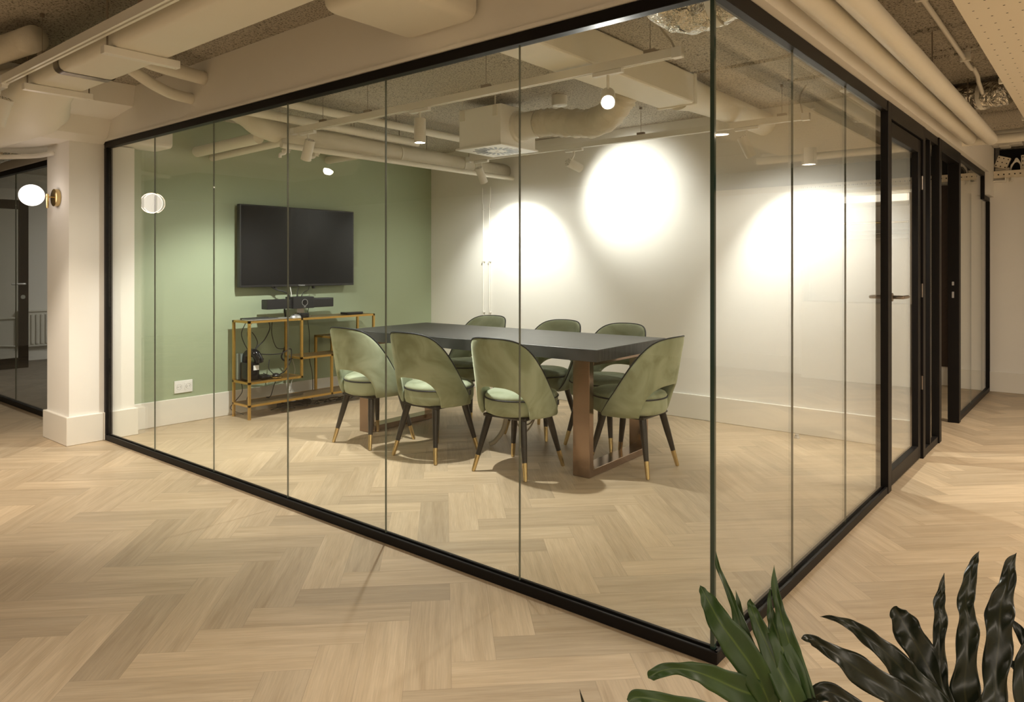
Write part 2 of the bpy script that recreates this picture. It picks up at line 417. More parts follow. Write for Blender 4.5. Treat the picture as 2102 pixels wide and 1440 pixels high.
def wall(name, *b, m='wall', label='', bev=0):
    return tag(obj(name, box(B(), *b, bev), m), label, 'wall', kind='structure')
wall('wall_left', -4.98, -4.78, .02, 3.48, 0.001, 2.47, m='green', label='sage green wall carrying the television')
wall('wall_back', -4.78, -.03, 3.38, 3.48, 0.001, 2.47, label='white wall at the back of the meeting room with pools of light')
def add_baseboard(name, x0, x1, y0, y1, label): tag(obj(name, box(B(), x0, x1, y0, y1, 0.001, .20, .003, 1), 'base'), label, 'baseboard', kind='structure')
add_baseboard('baseboard_left', -4.78, -4.762, .215, 3.362, 'tall white skirting under the green wall')
add_baseboard('baseboard_back', -4.78, -.03, 3.362, 3.38, 'tall white skirting under the white back wall')
# column with pilaster
bm = B(); box(bm, -5.06, -4.64, -.25, .19, .001, 2.13)
tag(obj('wall_column', bm, 'wall'), 'square white column at the end of the glass partition', 'column', kind='structure')
bm = B(); box(bm, -5.082, -4.62, -.272, -.03, .001, .20, .003, 1); box(bm, -4.66, -4.62, -.03, .21, .001, .20, .003, 1)
tag(obj('baseboard_column', bm, 'base'), 'tall white skirting wrapped round the column', 'baseboard', kind='structure')
# stepped beam over the column
bm = B()
prof = [(-5.6, 2.13), (-4.62, 2.13), (-4.55, 2.175), (-4.49, 2.29), (-4.14, 2.335), (-4.10, 2.47), (-5.6, 2.47)]
A_ = [bm.verts.new((x, -2.2, z)) for x, z in prof]; C_ = [bm.verts.new((x, -.0305, z)) for x, z in prof]
for i in range(len(prof)): bm.faces.new((A_[i], A_[(i+1) % 7], C_[(i+1) % 7], C_[i]))
bm.faces.new(A_); bm.faces.new(C_)
tag(obj('trim_1', bm, 'wall'), 'stepped plaster beam crossing above the column', 'beam', kind='structure')
tag(obj('trim_2', box(B(), -4.78, -4.50, .03, .42, 2.14, 2.47, .03, 3), 'wall'), 'white boxed soffit on the green wall beside the column', 'soffit', kind='structure')
# bulkheads above the partitions
wall('wall_front', -4.64, .03, -.03, .03, 2.15, 2.47, label='beige bulkhead above the long glass partition')
tag(obj('trim_3', box(B(), -4.64, .0, -.036, -.03, 2.148, 2.162), 'wall'), 'thin plaster bead along the top rail of the long partition', 'trim', kind='structure')
bm = B(); box(bm, -.03, .055, .03, 6.5, 2.165, 2.47)
tag(obj('wall_right', bm, 'wall'), 'beige bulkhead above the door partition', 'wall', kind='structure')
tag(obj('trim_4', box(B(), -.03, .055, 6.12, 6.5, 1.945, 2.165), 'wall'), 'lowered plaster step at the far end of the door partition', 'trim', kind='structure')
# far-left partition wall part above glass
wall('wall_far_left', -12.4, -5.06, -.03, .03, 2.13, 2.47, label='bulkhead above the far partition behind the globe lamp')
wall('wall_carpet_room', -10.25, -10.05, .03, 4.2, .001, 2.47, label='pale wall with the radiator in the carpeted room')
wall('wall_carpet_room_rear', -10.05, -4.98, 3.9, 4.1, .001, 2.47, label='rear wall of the carpeted room')
# far end wall
wall('wall_end', -.33, 5.1, 6.5, 6.62, .001, 2.17, label='beige end wall beyond the door partition')
wall('wall_end_room', -4.78, -.33, 6.62, 6.74, .001, 2.47, label='end wall of the second glazed room')
add_baseboard('baseboard_end', -.33, 5.0, 6.482, 6.5, 'tall pale skirting under the end wall')
add_baseboard('baseboard_end_room', -4.6, -.345, 6.60, 6.62, 'tall pale skirting in the second glazed room')
wall('wall_second_room', -4.98, -4.78, 3.48, 6.74, .001, 2.47, label='side wall of the second glazed room')
wall('wall_behind', -12.4, 5.1, -7.15, -7.0, .001, 2.47, label='wall far behind the viewer')
wall('wall_outer_left', -12.5, -12.3, -7, 4.2, .001, 2.47, label='outer wall at the far end of the corridor')
wall('wall_corridor', 5.0, 5.15, -7, 6.5, .001, 2.47, label='white wall across the corridor')
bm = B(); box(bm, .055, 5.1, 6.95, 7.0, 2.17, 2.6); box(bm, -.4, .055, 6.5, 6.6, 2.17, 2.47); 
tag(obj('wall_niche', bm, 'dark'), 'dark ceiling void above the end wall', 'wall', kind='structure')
t = tag(obj('wood_panel', box(B(), -1.6, -.34, 6.585, 6.618, .202, 2.1), 'chevron'), 'dark chevron wood panel beyond the open doorway', 'wall panel')

AL = thing('pantry_unit', 'pale pantry unit with glowing recess and gold rail, mirrored in the door glass', 'cabinet', (1.2, 6.35, 0))
bm = B(); box(bm, .62, 1.75, 6.22, 6.48, .001, .86, .004, 1); obj('lower_cabinet', bm, 'white', AL)
bm = B(); box(bm, .60, .64, 6.24, 6.48, .86, 2.02); box(bm, 1.73, 1.77, 6.24, 6.48, .86, 2.02); box(bm, .60, 1.77, 6.20, 6.48, 1.90, 1.93); box(bm, .60, 1.77, 6.20, 6.48, 2.05, 2.08); obj('surround', bm, 'white', AL)
bm = B(); box(bm, .66, 1.60, 6.44, 6.47, 1.96, 2.03); obj('glowing_recess', bm, 'cove', AL)
bm = B(); tube(bm, [(.64, 6.30, 1.72), (1.73, 6.30, 1.72)], .012, 10); obj('rail', bm, 'brass', AL)
for z in (1.64, 1.60, 1.55):
    bm = B(); box(bm, .64, 1.73, 6.26, 6.44, z, z+.006); obj('shelf', bm, 'whiteplastic', AL)

# ------------------------------------------------------------------ glazed partitions
def pane(parent, axis, a, b, z0, z1, c=0, th=.010, m='glass'):
    bm = B()
    if axis == 'x': box(bm, a, b, c-th/2, c+th/2, z0, z1)
    else: box(bm, c-th/2, c+th/2, a, b, z0, z1)
    return obj('glass_pane', bm, m, parent)
def part_box(name, parent, m, *bs, bev=.002):
    bm = B()
    for b_ in bs: box(bm, *b_, bev, 1)
    return obj(name, bm, m, parent)
W1 = thing('window_1', 'long frameless glass partition in a black floor and ceiling channel', 'glass partition', (-2.3, 0, 0), kind='structure')
part_box('bottom_rail', W1, 'black', (-4.635, .022, -.022, -.009, 0.001, .040), (-4.635, .01, .009, .022, 0.001, .040), (-4.635, .01, -.009, .009, .001, .022))
part_box('top_rail', W1, 'black', (-4.635, .022, -.022, .022, 2.105, 2.148))
part_box('side_rail', W1, 'black', (-4.638, -4.60, -.022, .022, .04, 2.105))
JX = [-4.60, -3.881, -3.117, -2.354, -1.575, -.790, -.006]
for i in range(6): pane(W1, 'x', JX[i]+.0015, JX[i+1]-.0015, .024, 2.12)
for x in JX[1:6]: part_box('joint', W1, 'silicone', (x-.0015, x+.0015, -.004, .004, .04, 2.105), bev=0)
part_box('corner_joint', W1, 'cornerjoint', (-.0075, .0065, -.0065, .006, .04, 2.105), bev=0)
W2 = thing('window_2', 'glass partition beside the door, from the glass corner to the black door frame', 'glass partition', (0, 1, 0), kind='structure')
part_box('bottom_rail', W2, 'black', (.009, .022, -.02, 2.21, 0.001, .040), (-.022, -.009, .012, 2.21, 0.001, .040), (-.009, .009, .01, 2.21, .001, .022))
part_box('top_rail', W2, 'black', (-.022, .022, .022, 2.21, 2.105, 2.163))
JY = [.007, .734, 1.471, 2.22]
for i in range(3): pane(W2, 'y', JY[i]+.0015, JY[i+1]-.0015, .024, 2.12)
for y in JY[1:3]: part_box('joint', W2, 'silicone', (-.004, .004, y-.0015, y+.0015, .04, 2.105), bev=0)
# door
D1 = thing('door_1', 'black framed glass door into the meeting room', 'door', (0, 2.7, 0), kind='structure')
part_box('door_frame', D1, 'black', (-.04, .025, 2.21, 2.285, .001, 2.163), (-.04, .025, 3.165, 3.235, .001, 2.163), (-.04, .025, 2.285, 3.165, 2.075, 2.163))
lf = part_box('door_leaf', D1, 'black', (-.036, .012, 2.29, 2.352, .012, 2.07), (-.036, .012, 3.075, 3.16, .012, 2.07), (-.036, .012, 2.352, 3.075, 1.985, 2.07), (-.036, .012, 2.352, 3.075, .012, .095))
pane(lf, 'y', 2.35, 3.077, .09, 1.99, c=-.012)
for sx in (1, -1):
    x0 = .012 if sx > 0 else -.036
    bm = B(); tube(bm, smoothpts([(x0-.004*sx, 2.335, 1.078), (x0+.05*sx, 2.335, 1.078), (x0+.06*sx, 2.35, 1.078), (x0+.06*sx, 2.46, 1.078)], 4), .010, 10)
    lathe(bm, [(.024, 0), (.024, .008*sx)], 20, (x0, 2.335, 1.078), 'x')
    h = obj('door_handle', bm, 'steel', lf, auto=40); h['label'] = 'brushed bronze lever handle'
for z in (.45, 1.05, 1.75): part_box('hinge', D1, 'steel', (.012, .022, 3.158, 3.17, z, z+.09))
W3 = thing('window_3', 'narrow black framed sidelight next to the glass door', 'glass partition', (0, 3.4, 0), kind='structure')
part_box('frame', W3, 'black', (-.022, .022, 3.235, 3.70, .001, .05), (-.022, .022, 3.235, 3.70, 2.105, 2.163), (-.022, .022, 3.40, 3.43, .05, 2.105))
pane(W3, 'y', 3.237, 3.40, .045, 2.11); pane(W3, 'y', 3.43, 3.70, .045, 2.11)
D2 = thing('door_2', 'open doorway with black steel frame into the second room', 'door', (0, 4.2, 0), kind='structure')
part_box('door_frame', D2, 'black', (-.05, .03, 3.70, 3.78, .001, 2.163), (-.05, .03, 4.55, 4.63, .001, 2.163), (-.05, .03, 3.78, 4.55, 2.075, 2.163))
b_ = part_box('strike_plate', D2, 'alu', (-.02, -.005, 4.548, 4.550, 1.0, 1.05), (-.02, -.005, 4.548, 4.550, 1.10, 1.13))
W4 = thing('window_4', 'glass partition past the open doorway, stepped down at its end', 'glass partition', (0, 5.5, 0), kind='structure')
part_box('frame', W4, 'black', (-.022, .022, 4.63, 6.5, .001, .04), (-.022, .022, 4.63, 6.13, 2.12, 2.163), (-.022, .022, 6.09, 6.13, 1.94, 2.12), (-.022, .022, 6.09, 6.48, 1.90, 1.94), (-.022, .022, 6.46, 6.50, .04, 1.90))
pane(W4, 'y', 4.63, 5.38, .03, 2.13); pane(W4, 'y', 5.383, 6.10, .03, 2.13); pane(W4, 'y', 6.103, 6.47, .03, 1.91)
for y in (5.3815, 6.1015): part_box('joint', W4, 'silicone', (-.005, .005, y-.0015, y+.0015, .04, 1.9), bev=0)
# wall between the rooms closes to the sidelight
W5 = thing('window_5', 'glass partition of the carpeted room behind the globe lamp', 'glass partition', (-8, 0, 0), kind='structure')
part_box('frame', W5, 'black', (-12.3, -5.06, -.022, .022, .001, .045), (-12.3, -5.06, -.022, .022, 2.085, 2.13))
JL = [-12.3, -11.5, -10.7, -9.9, -9.0, -8.2, -7.4, -6.62, -5.06]
for i in range(8): pane(W5, 'x', JL[i]+.0015, JL[i+1]-.0015, .03, 2.10, m='glassdark')
for x in JL[1:-1]: part_box('joint', W5, 'silicone', (x-.0015, x+.0015, -.005, .005, .045, 2.085), bev=0)
D3 = thing('door_3', 'black framed glass door leaf standing in the carpeted room', 'door', (-9.3, .5, 0), kind='structure')
lf3 = part_box('door_leaf', D3, 'black', (-9.33, -9.29, .80, .90, .014, 2.06), (-9.33, -9.29, .08, .17, .014, 2.06), (-9.33, -9.29, .17, .80, 1.95, 2.06), (-9.33, -9.29, .17, .80, .014, .14))
pane(lf3, 'y', .17, .80, .13, 1.96, c=-9.31, m='glassdark')
bm = B(); tube(bm, smoothpts([(-9.29, .84, 1.04), (-9.23, .84, 1.04), (-9.22, .83, 1.04), (-9.22, .70, 1.04)], 4), .012, 8)
obj('door_handle', bm, 'alu', lf3, auto=40)
bm = B(); lathe(bm, [(.025, 0), (.025, .006)], 16, (-9.29, .84, .88), 'x'); obj('lock_rose', bm, 'alu', lf3)

# radiator + heating pipe in carpeted room
R = thing('radiator', 'white panel radiator on the wall of the carpeted room', 'radiator', (-10, 1.7, 0))
bm = B(); box(bm, -10.03, -9.985, 1.0, 2.4, .20, .66)
y = 1.02
while y < 2.38:
    box(bm, -9.985, -9.968, y, y+.035, .23, .62, .006, 1); y += .056
obj('panel', bm, 'radiator', R)
bm = B(); box(bm, -10.035, -9.965, .99, 2.41, .655, .675, .004, 1); obj('top_grille', bm, 'radiator', R)
bm = B(); box(bm, -10.05, -10.03, 1.2, 1.24, .3, .6); box(bm, -10.05, -10.03, 2.1, 2.14, .3, .6); pieces('bracket', bm, 'radiator', R)
bm = B(); tube(bm, smoothpts([(-10.03, .25, 2.3), (-10.03, .25, .75), (-10.03, .28, .62), (-10.03, .4, .58), (-10.03, .9, .58), (-10.03, .97, .58), (-10.03, 1.0, .58)], 5), .012, 8)
tag(obj('heating_pipe', bm, 'radiator', auto=40), 'thin white heating pipe bending towards the radiator', 'pipe')
bm = B(); tube(bm, smoothpts([(-10.03, .05, .26), (-10.03, .6, .25), (-10.03, 1.1, .2), (-10.03, 1.3, .19)], 3), .010, 8)
tag(obj('return_pipe', bm, 'radiator', auto=40), 'low white return pipe running along the radiator wall', 'pipe')

# ------------------------------------------------------------------ ducts and pipes
def straight(name, a, b, r, m, label, cat='pipe', group=None, seg=24, segs=1, wob=0):
    a = Vector(a); b = Vector(b); n = max(2, segs)
    pts = [a.lerp(b, i/(n-1)) for i in range(n)]
    bm = B(); tube(bm, pts, r, seg, rfun=(lambda i, t: 1+wob*noise.noise((i*.7, math.cos(t)*1.5, math.sin(t)*1.5))) if wob else None)
    return tag(obj(name, bm, m, auto=50), label, cat, group)
# room supply duct (rect to round), crosses the bulkhead
DU = thing('air_duct', 'large white rectangular air duct crossing above the long glass partition', 'duct', (-1.17, .5, 2.3))
bm = B(); box(bm, -1.30, -1.05, .032, 2.08, 2.275, 2.462, .012, 2); obj('duct_body', bm, 'duct', DU)
bm = B(); box(bm, -1.38, -.96, -.50, -.031, 2.225, 2.455, .05, 4)
obj('duct_end', bm, 'duct', DU, auto=50)
bm = B(); lathe(bm, [(.10, -.9), (.10, .0)], 24, (-1.06, 3.0, 2.352), 'y')
bmesh.ops.delete(bm, geom=[], context='VERTS')
bm.free(); bm = B()
tube(bm, [(-1.16, 2.08, 2.365), (-1.13, 2.2, 2.36), (-1.12, 2.4, 2.355), (-1.10, 2.9, 2.352), (-1.10, 3.379, 2.35)], [.115, .10, .092, .088, .088], 28)
obj('round_section', bm, 'duct', DU, auto=50)
bm = B(); box(bm, -1.31, -1.04, 2.05, 2.085, 2.268, 2.466, .006, 1); obj('flange', bm, 'duct', DU)
# crumpled flexible hose from air box to duct
AB = thing('air_outlet_box', 'white square air outlet box with a swirl diffuser hanging from the ceiling', 'air outlet', (-2.57, 1.92, 2.11))
bm = B(); box(bm, -2.76, -2.355, 1.715, 2.115, 2.122, 2.405, .003, 1); obj('plenum_box', bm, 'whitelac', AB)
bm = B(); box(bm, -2.785, -2.34, 1.70, 2.135, 2.110, 2.122, .002, 1); df = obj('diffuser_plate', bm, 'whitelac', AB)
bm = B()
for k in range(24):
    a = 2*PI*k/24+.12; r0, r1 = (.075, .165) if k % 2 else (.085, .180)
    c_, s_ = math.cos(a), math.sin(a); cx, cy = -2.5625, 1.9175; wd = .0095
    p = [(cx+c_*r0-s_*wd, cy+s_*r0+c_*wd), (cx+c_*r1-s_*wd, cy+s_*r1+c_*wd), (cx+c_*r1+s_*wd, cy+s_*r1-c_*wd), (cx+c_*r0+s_*wd, cy+s_*r0-c_*wd)]
    lo = [bm.verts.new((q[0], q[1], 2.1088)) for q in p]; hi = [bm.verts.new((q[0], q[1], 2.1115)) for q in p]
    bm.faces.new(lo); bm.faces.new(hi)
    for i in range(4): bm.faces.new((lo[i], lo[(i+1) % 4], hi[(i+1) % 4], hi[i]))
o = obj('diffuser_slots', bm, 'blackplastic', df); 
bm = B(); lathe(bm, [(.012, 0), (.012, .003)], 16, (-2.5625, 1.9175, 2.1075)); obj('centre_screw', bm, 'alu', df)
bm = B(); tube(bm, [(-2.355, 1.92, 2.265), (-2.335, 1.92, 2.265), (-2.33, 1.92, 2.265)], [.115, .115, .10], 28); tube(bm, [(-2.335, 1.92, 2.265), (-2.17, 1.92, 2.265)], .098, 28)
obj('spigot', bm, 'fixture', AB, auto=45)
for x in (-2.72, -2.40):
    bm = B(); box(bm, x-.02, x+.02, 1.703, 1.715, 2.32, 2.40); box(bm, x-.003, x+.003, 1.706, 1.712, 2.40, 2.465); obj('hanger_bracket', bm, 'fixture', AB)
HP = smoothpts([(-2.17, 1.92, 2.265), (-2.05, 1.92, 2.262), (-1.85, 1.90, 2.225), (-1.65, 1.86, 2.20), (-1.5, 1.80, 2.235), (-1.40, 1.76, 2.31), (-1.36, 1.745, 2.35)], 9)
bm = B(); tube(bm, HP, [.092*(1+.05*math.sin(i*2.1)+.05*noise.noise((i*.9, 0, 0))) for i in range(len(HP))], 28,
     rfun=lambda i, t: 1+.13*noise.noise((i*.55, math.cos(t)*2, math.sin(t)*2))+.10*noise.noise((i*1.7, math.cos(t)*4, math.sin(t)*4)))
tag(obj('flexible_hose', bm, 'hose', smooth=True), 'crumpled painted flexible hose between the air outlet box and the duct', 'duct hose')
# small ceiling sensor
SD = thing('smoke_detector', 'round white ceiling sensor near the air outlet box', 'sensor', (-2.07, 2.03, 2.40))
bm = B(); lathe(bm, [(.05, 0), (.056, .006), (.056, .072)], 28, (-2.07, 2.03, 2.398)); obj('body', bm, 'fixture', SD, auto=40)
bm = B(); lathe(bm, [(.012, 0), (.018, .003)], 16, (-2.07, 2.03, 2.3955)); obj('sensor_eye', bm, 'alu', SD)
SD = thing('smoke_detector', 'slotted white smoke detector under the ceiling close to the door', 'smoke detector', (-.38, 2.95, 2.40))
bm = B(); lathe(bm, [(.025, 0), (.05, .012), (.052, .06)], 24, (-.38, 2.95, 2.405)); obj('body', bm, 'fixture', SD, auto=40)
bm = B()
for k in range(12):
    a = 2*PI*k/12; box(bm, -.38+.051*math.cos(a)-.004, -.38+.051*math.cos(a)+.004, 2.95+.051*math.sin(a)-.004, 2.95+.051*math.sin(a)+.004, 2.425, 2.445)
obj('vent_slot', bm, 'alu', SD)
# pipes inside
P3 = thing('insulated_pipe', 'thick lagged white pipe running along the green wall to the back wall', 'pipe', (-4.0, 1.9, 2.2))
pp = smoothpts([(-3.86, .55, 2.40), (-3.84, .62, 2.36), (-3.80, .74, 2.27), (-3.78, .95, 2.235)], 5)
bm = B(); tube(bm, pp+[Vector((-3.72, y, 2.225-.012*(y-1))) for y in (1.3, 1.7, 2.1, 2.5, 2.9, 3.378)], [.11, .11, .115, .12, .12, .12, .12, .125, .12, .115, .11, .105, .10, .098, .095, .092][:len(pp)] + [.082, .080, .078, .075, .073, .071][:6] if False else [.105-.002*i for i in range(len(pp))]+[.078, .077, .076, .075, .075, .074], 28,
     rfun=lambda i, t: 1+.05*noise.noise((i*.6, math.cos(t)*2, math.sin(t)*2)))
obj('lagging', bm, 'hose', P3, smooth=True)
bm = B(); tube(bm, [(-3.66, .8, 2.13), (-3.62, 3.379, 2.125)], .022, 14); obj('under_pipe', bm, 'pipe', P3, auto=50)
bm = B()
for y in (1.95, 2.72, 2.86): tube(bm, [(-3.72, y, 2.222-.012*(y-1)), (-3.72, y+.012, 2.222-.012*(y-1))], .083, 28)
pieces('clamp_ring', bm, 'pipe', P3, auto=50)
bm = B()
for (x, y, z) in ((-3.70, .86, 2.10), (-3.68, 1.10, 2.10)):
    tube(bm, smoothpts([(x, y, z+.02), (x+.005, y-.01, z-.02), (x, y-.04, z-.03), (x, y-.045, z-.055)], 4), .012, 10); tube(bm, [(x-.025, y, z), (x+.025, y, z)], .016, 10)
    for q in range(5):
        a = q*1.256; tube(bm, [(x+.0, y+.02, z+.005), (x+.02*math.cos(a), y+.03, z+.02*math.sin(a)+.005)], .006, 6)
obj('valve', bm, 'fixture', P3, auto=50)
cp1 = straight('ceiling_pipe', (-3.44, .04, 2.385), (-3.44, 3.379, 2.365), .030, 'pipe', 'slim white pipe nearest the front track, under the ceiling', wob=.02, segs=10)
cp2 = straight('ceiling_pipe', (-3.63, .04, 2.33), (-3.62, 2.10, 2.31), .032, 'pipe', 'slim white pipe with a rounded end, between the lagged pipe and the other slim pipe', wob=.02, segs=10)
for par, x, yl, zz in ((cp1, -3.44, (.8, 1.7, 2.7), 2.37), (cp2, -3.63, (.62, 1.4, 1.9), 2.30), (P3, -3.72, (1.5, 2.3, 2.85), 2.27)):
    for y in yl:
        bm = B(); tube(bm, [(x, y, zz), (x, y, 2.472)], .003, 6); obj('hanger_rod', bm, 'steel', par)
straight('wall_pipe', (-4.779, .74, 2.185), (-3.86, .74, 2.195), .042, 'pipe', 'upper white pipe stub leaving the green wall')
straight('wall_pipe', (-4.779, .87, 2.150), (-3.72, .87, 2.17), .028, 'pipe', 'lower thinner white pipe stub leaving the green wall')
straight('wall_pipe', (-4.779, 2.02, 2.26), (-3.80, 2.02, 2.27), .035, 'pipe', 'white pipe stub leaving the green wall above the television')
# conduits on white wall
for x, lab in ((-4.0, 'thin white wall conduit nearer the green wall, behind the table'), (-3.915, 'thin white wall conduit on the side away from the green wall')):
    dx = .012 if x > -3.95 else -.012
    bm = B(); tube(bm, smoothpts([(x, 3.364, .205), (x, 3.364, 1.0), (x, 3.364, 1.8), (x, 3.364, 1.87), (x+dx, 3.364, 1.93), (x+dx, 3.364, 2.0), (x+dx, 3.364, 2.06)], 4), .0085, 10)
    o = obj('wall_conduit', bm, 'fixture', auto=50); tag(o, lab, 'conduit')
    bm = B()
    for z in (.5, .78, 1.3, 1.83): box(bm, x-.014, x+.014, 3.352, 3.379, z, z+.012)
    pieces('conduit_clip', bm, 'fixture', o)

# corridor duct (left)
CD = thing('corridor_duct', 'flat white rectangular duct over the corridor in front of the long partition', 'duct', (-2.5, -.74, 2.2))
bm = B(); box(bm, -3.44, -.3, -.875, -.61, 2.20, 2.335, .035, 4); obj('duct_body', bm, 'duct', CD, auto=50)
bm = B(); box(bm, -2.99, -2.984, -.878, -.606, 2.197, 2.338, .035, 4); obj('seam', bm, 'steel', CD, auto=50)
bm = B()
sec = [(-3.44, -.875, -.61, 2.20, 2.335), (-3.7, -.89, -.56, 2.155, 2.36), (-4.0, -.90, -.46, 2.11, 2.39), (-4.3, -.905, -.42, 2.09, 2.41), (-5.2, -1.15, -.42, 2.09, 2.41), (-7.5, -1.15, -.42, 2.09, 2.41)]
rings = []
for x, y0, y1, z0, z1 in sec:
    cy, cz, hy, hz = (y0+y1)/2, (z0+z1)/2, (y1-y0)/2, (z1-z0)/2
    rings.append([bm.verts.new((x, cy+hy*math.copysign(abs(math.cos(2*PI*k/28))**.5, math.cos(2*PI*k/28)), cz+hz*math.copysign(abs(math.sin(2*PI*k/28))**.5, math.sin(2*PI*k/28)))) for k in range(28)])
for A, C in zip(rings, rings[1:]):
    for k in range(28): bm.faces.new((A[k], A[(k+1) % 28], C[(k+1) % 28], C[k]))
bm.faces.new(rings[0]); bm.faces.new(rings[-1]); obj('flared_section', bm, 'duct', CD, auto=50)
for x in (-2.36, -3.36):
    bm = B(); box(bm, x-.020, x+.020, -.905, -.575, 2.165, 2.199, .002, 1)
    s = obj('support_bar', bm, 'fixture', CD)
    bm = B()
    for y in (-.885, -.59): tube(bm, [(x, y, 2.165), (x, y, 2.475)], .004, 6)
    pieces('threaded_rod', bm, 'steel', s)
# heap of lagged bends at far left
bm = B(); HB = smoothpts([(-4.9, -1.27, 2.36), (-4.55, -1.25, 2.36), (-4.2, -1.2, 2.37), (-3.9, -1.17, 2.38)], 5); tube(bm, HB, .07, 18, rfun=lambda i, t: 1+.06*noise.noise((i*.6, math.cos(t)*2, math.sin(t)*2)))
bm2 = bm
tube(bm, smoothpts([(-3.95, -1.12, 2.38), (-3.6, -1.02, 2.36), (-3.1, -.93, 2.37)], 4), .065, 18)
tube(bm, smoothpts([(-3.95, -1.14, 2.33), (-3.97, -1.2, 2.36), (-4.0, -1.3, 2.38)], 3), .078, 18)
tag(obj('lagged_pipe', bm, 'hose', smooth=True), 'bent lagged white pipe under the ceiling behind the corridor track', 'pipe')
# curved pipes near bulkhead
bm = B(); tube(bm, smoothpts([(-3.24, -.50, 2.39), (-3.22, -.42, 2.34), (-3.24, -.30, 2.29), (-3.30, -.16, 2.27), (-3.32, -.031, 2.265)], 5), .032, 16)
tag(obj('bent_pipe', bm, 'pipe', smooth=True), 'lower white pipe elbow entering the bulkhead beside the corridor duct', 'pipe')
bm = B(); tube(bm, smoothpts([(-3.13, -.50, 2.42), (-3.12, -.40, 2.385), (-3.13, -.28, 2.37), (-3.17, -.031, 2.365)], 5), .040, 16)
tag(obj('bent_pipe', bm, 'pipe', smooth=True), 'upper thicker white pipe elbow entering the bulkhead beside the corridor duct', 'pipe')
bm = B(); FP = smoothpts([(-7.6, -.29, 2.20), (-7.0, -.29, 2.18), (-6.4, -.28, 2.20), (-5.9, -.26, 2.22)], 6)
tube(bm, FP, .10, 24, rfun=lambda i, t: 1+.12*noise.noise((i*.8, math.cos(t)*3, math.sin(t)*3)))
tag(obj('foil_duct', bm, 'foil', smooth=True), 'silver foil duct above the globe lamp behind the column', 'duct')
bm = B(); tube(bm, smoothpts([(-5.6, -.9, 2.06), (-5.45, -.55, 2.06), (-5.2, -.36, 2.06), (-5.05, -.30, 2.06), (-4.85, -.285, 2.06)], 5), .018, 10)
tag(obj('conduit_elbow', bm, 'fixture', smooth=True), 'thin white conduit bending to the top of the column', 'conduit')

# corridor right pipes
for x, z, y1, lab in ((.130, 2.225, 4.3, 'thick white pipe along the bulkhead over the door partition'), (.255, 2.225, 4.42, 'thick white pipe further out, running beside the one on the bulkhead')):
    P = thing('corridor_pipe', lab, 'pipe', (x, 2, z))
    bm = B(); tube(bm, [Vector((x, -2.0+(y1+2)*i/14, z)) for i in range(15)]+[Vector((x, y1+.012, z))], [.048]*15+[.040], 24, rfun=lambda i, t: 1+.03*noise.noise((i*1.3, math.cos(t)*2, math.sin(t)*2+x*9)))
    obj('pipe_run', bm, 'pipe', P, auto=60)
    bm = B()
    for y in (2.1, 3.3): tube(bm, [(x, y, z+.045), (x, y, 2.475)], .0035, 6)
    pieces('hanger_rod', bm, 'steel', P)
for z, y, r, lab in ((2.235, 4.52, .036, 'lower white cross pipe at the end of the two corridor pipes'), (2.29, 4.66, .034, 'upper white cross pipe behind the lower one')):
    straight('cross_pipe', (.056, y, z), (1.6, y, z+.0), r, 'pipe', lab)
# perforated panel
PP = thing('perforated_panel', 'white perforated ceiling panel hanging over the corridor', 'ceiling panel', (.9, 2, 2.26))
bm = B(); box(bm, .512, 1.35, -1.2, 4.42, 2.25, 2.262); box(bm, .512, .524, -1.2, 4.42, 2.262, 2.31)
obj('panel', bm, 'perf', PP)
bm = B()
yy = .5
while yy < 4.35:
    for kx in range(13):
        x = .555+kx*.05
        box(bm, x-.0035, x+.0035, yy-.0013, yy+.0013, 2.2488, 2.2505)
    yy += .11
o = obj('perforation', bm, 'dark', PP); o['kind'] = 'stuff'
bm = B()
for y in (2.6, 3.9): box(bm, .492, .516, y-.02, y+.02, 2.255, 2.28)
pieces('clip', bm, 'fixture', PP)
bm = B(); tube(bm, smoothpts([(.33, -.5, 2.43), (.33, 1.4, 2.43), (.325, 2.6, 2.43), (.325, 2.9, 2.43), (.33, 2.93, 2.44), (.345, 3.0, 2.40), (.335, 3.12, 2.39), (.33, 3.35, 2.36)], 4), .012, 10)
o = tag(obj('ceiling_conduit', bm, 'fixture', smooth=True), 'thin white conduit with a kink under the corridor ceiling', 'conduit')
bm = B()
for y in (1.42, 2.63): box(bm, .305, .355, y-.012, y+.012, 2.415, 2.475)
pieces('conduit_clip', bm, 'fixture', o)
def foilduct(pts, r, label, strap):
    t = thing('foil_duct', label, 'duct', pts[len(pts)//2])
    P = smoothpts(pts, 8); bm = B(); tube(bm, P, r, 32, rfun=lambda i, a: 1+.13*noise.noise((i*.7, math.cos(a)*3, math.sin(a)*3))+.05*noise.noise((i*2, math.cos(a)*8, math.sin(a)*8)))
    obj('foil_sleeve', bm, 'foil', t, smooth=True)
    a, b = strap; bm = B(); tube(bm, [a, b], r*1.06, 28); obj('strap', bm, 'fixture', t, auto=50)
foilduct([(.06, 3.45, 2.375), (.2, 3.45, 2.372), (.32, 3.43, 2.370), (.46, 3.36, 2.36)], .086, 'silver foil duct above the two corridor pipes near the end wall', ((.31, 3.432, 2.366), (.335, 3.425, 2.365)))
foilduct([(-.035, .50, 2.33), (-.2, .55, 2.305), (-.34, .55, 2.295), (-.41, .50, 2.32), (-.44, .38, 2.37)], .095, 'silver foil duct inside the meeting room over the glass corner', ((-.215, .55, 2.303), (-.245, .55, 2.301)))
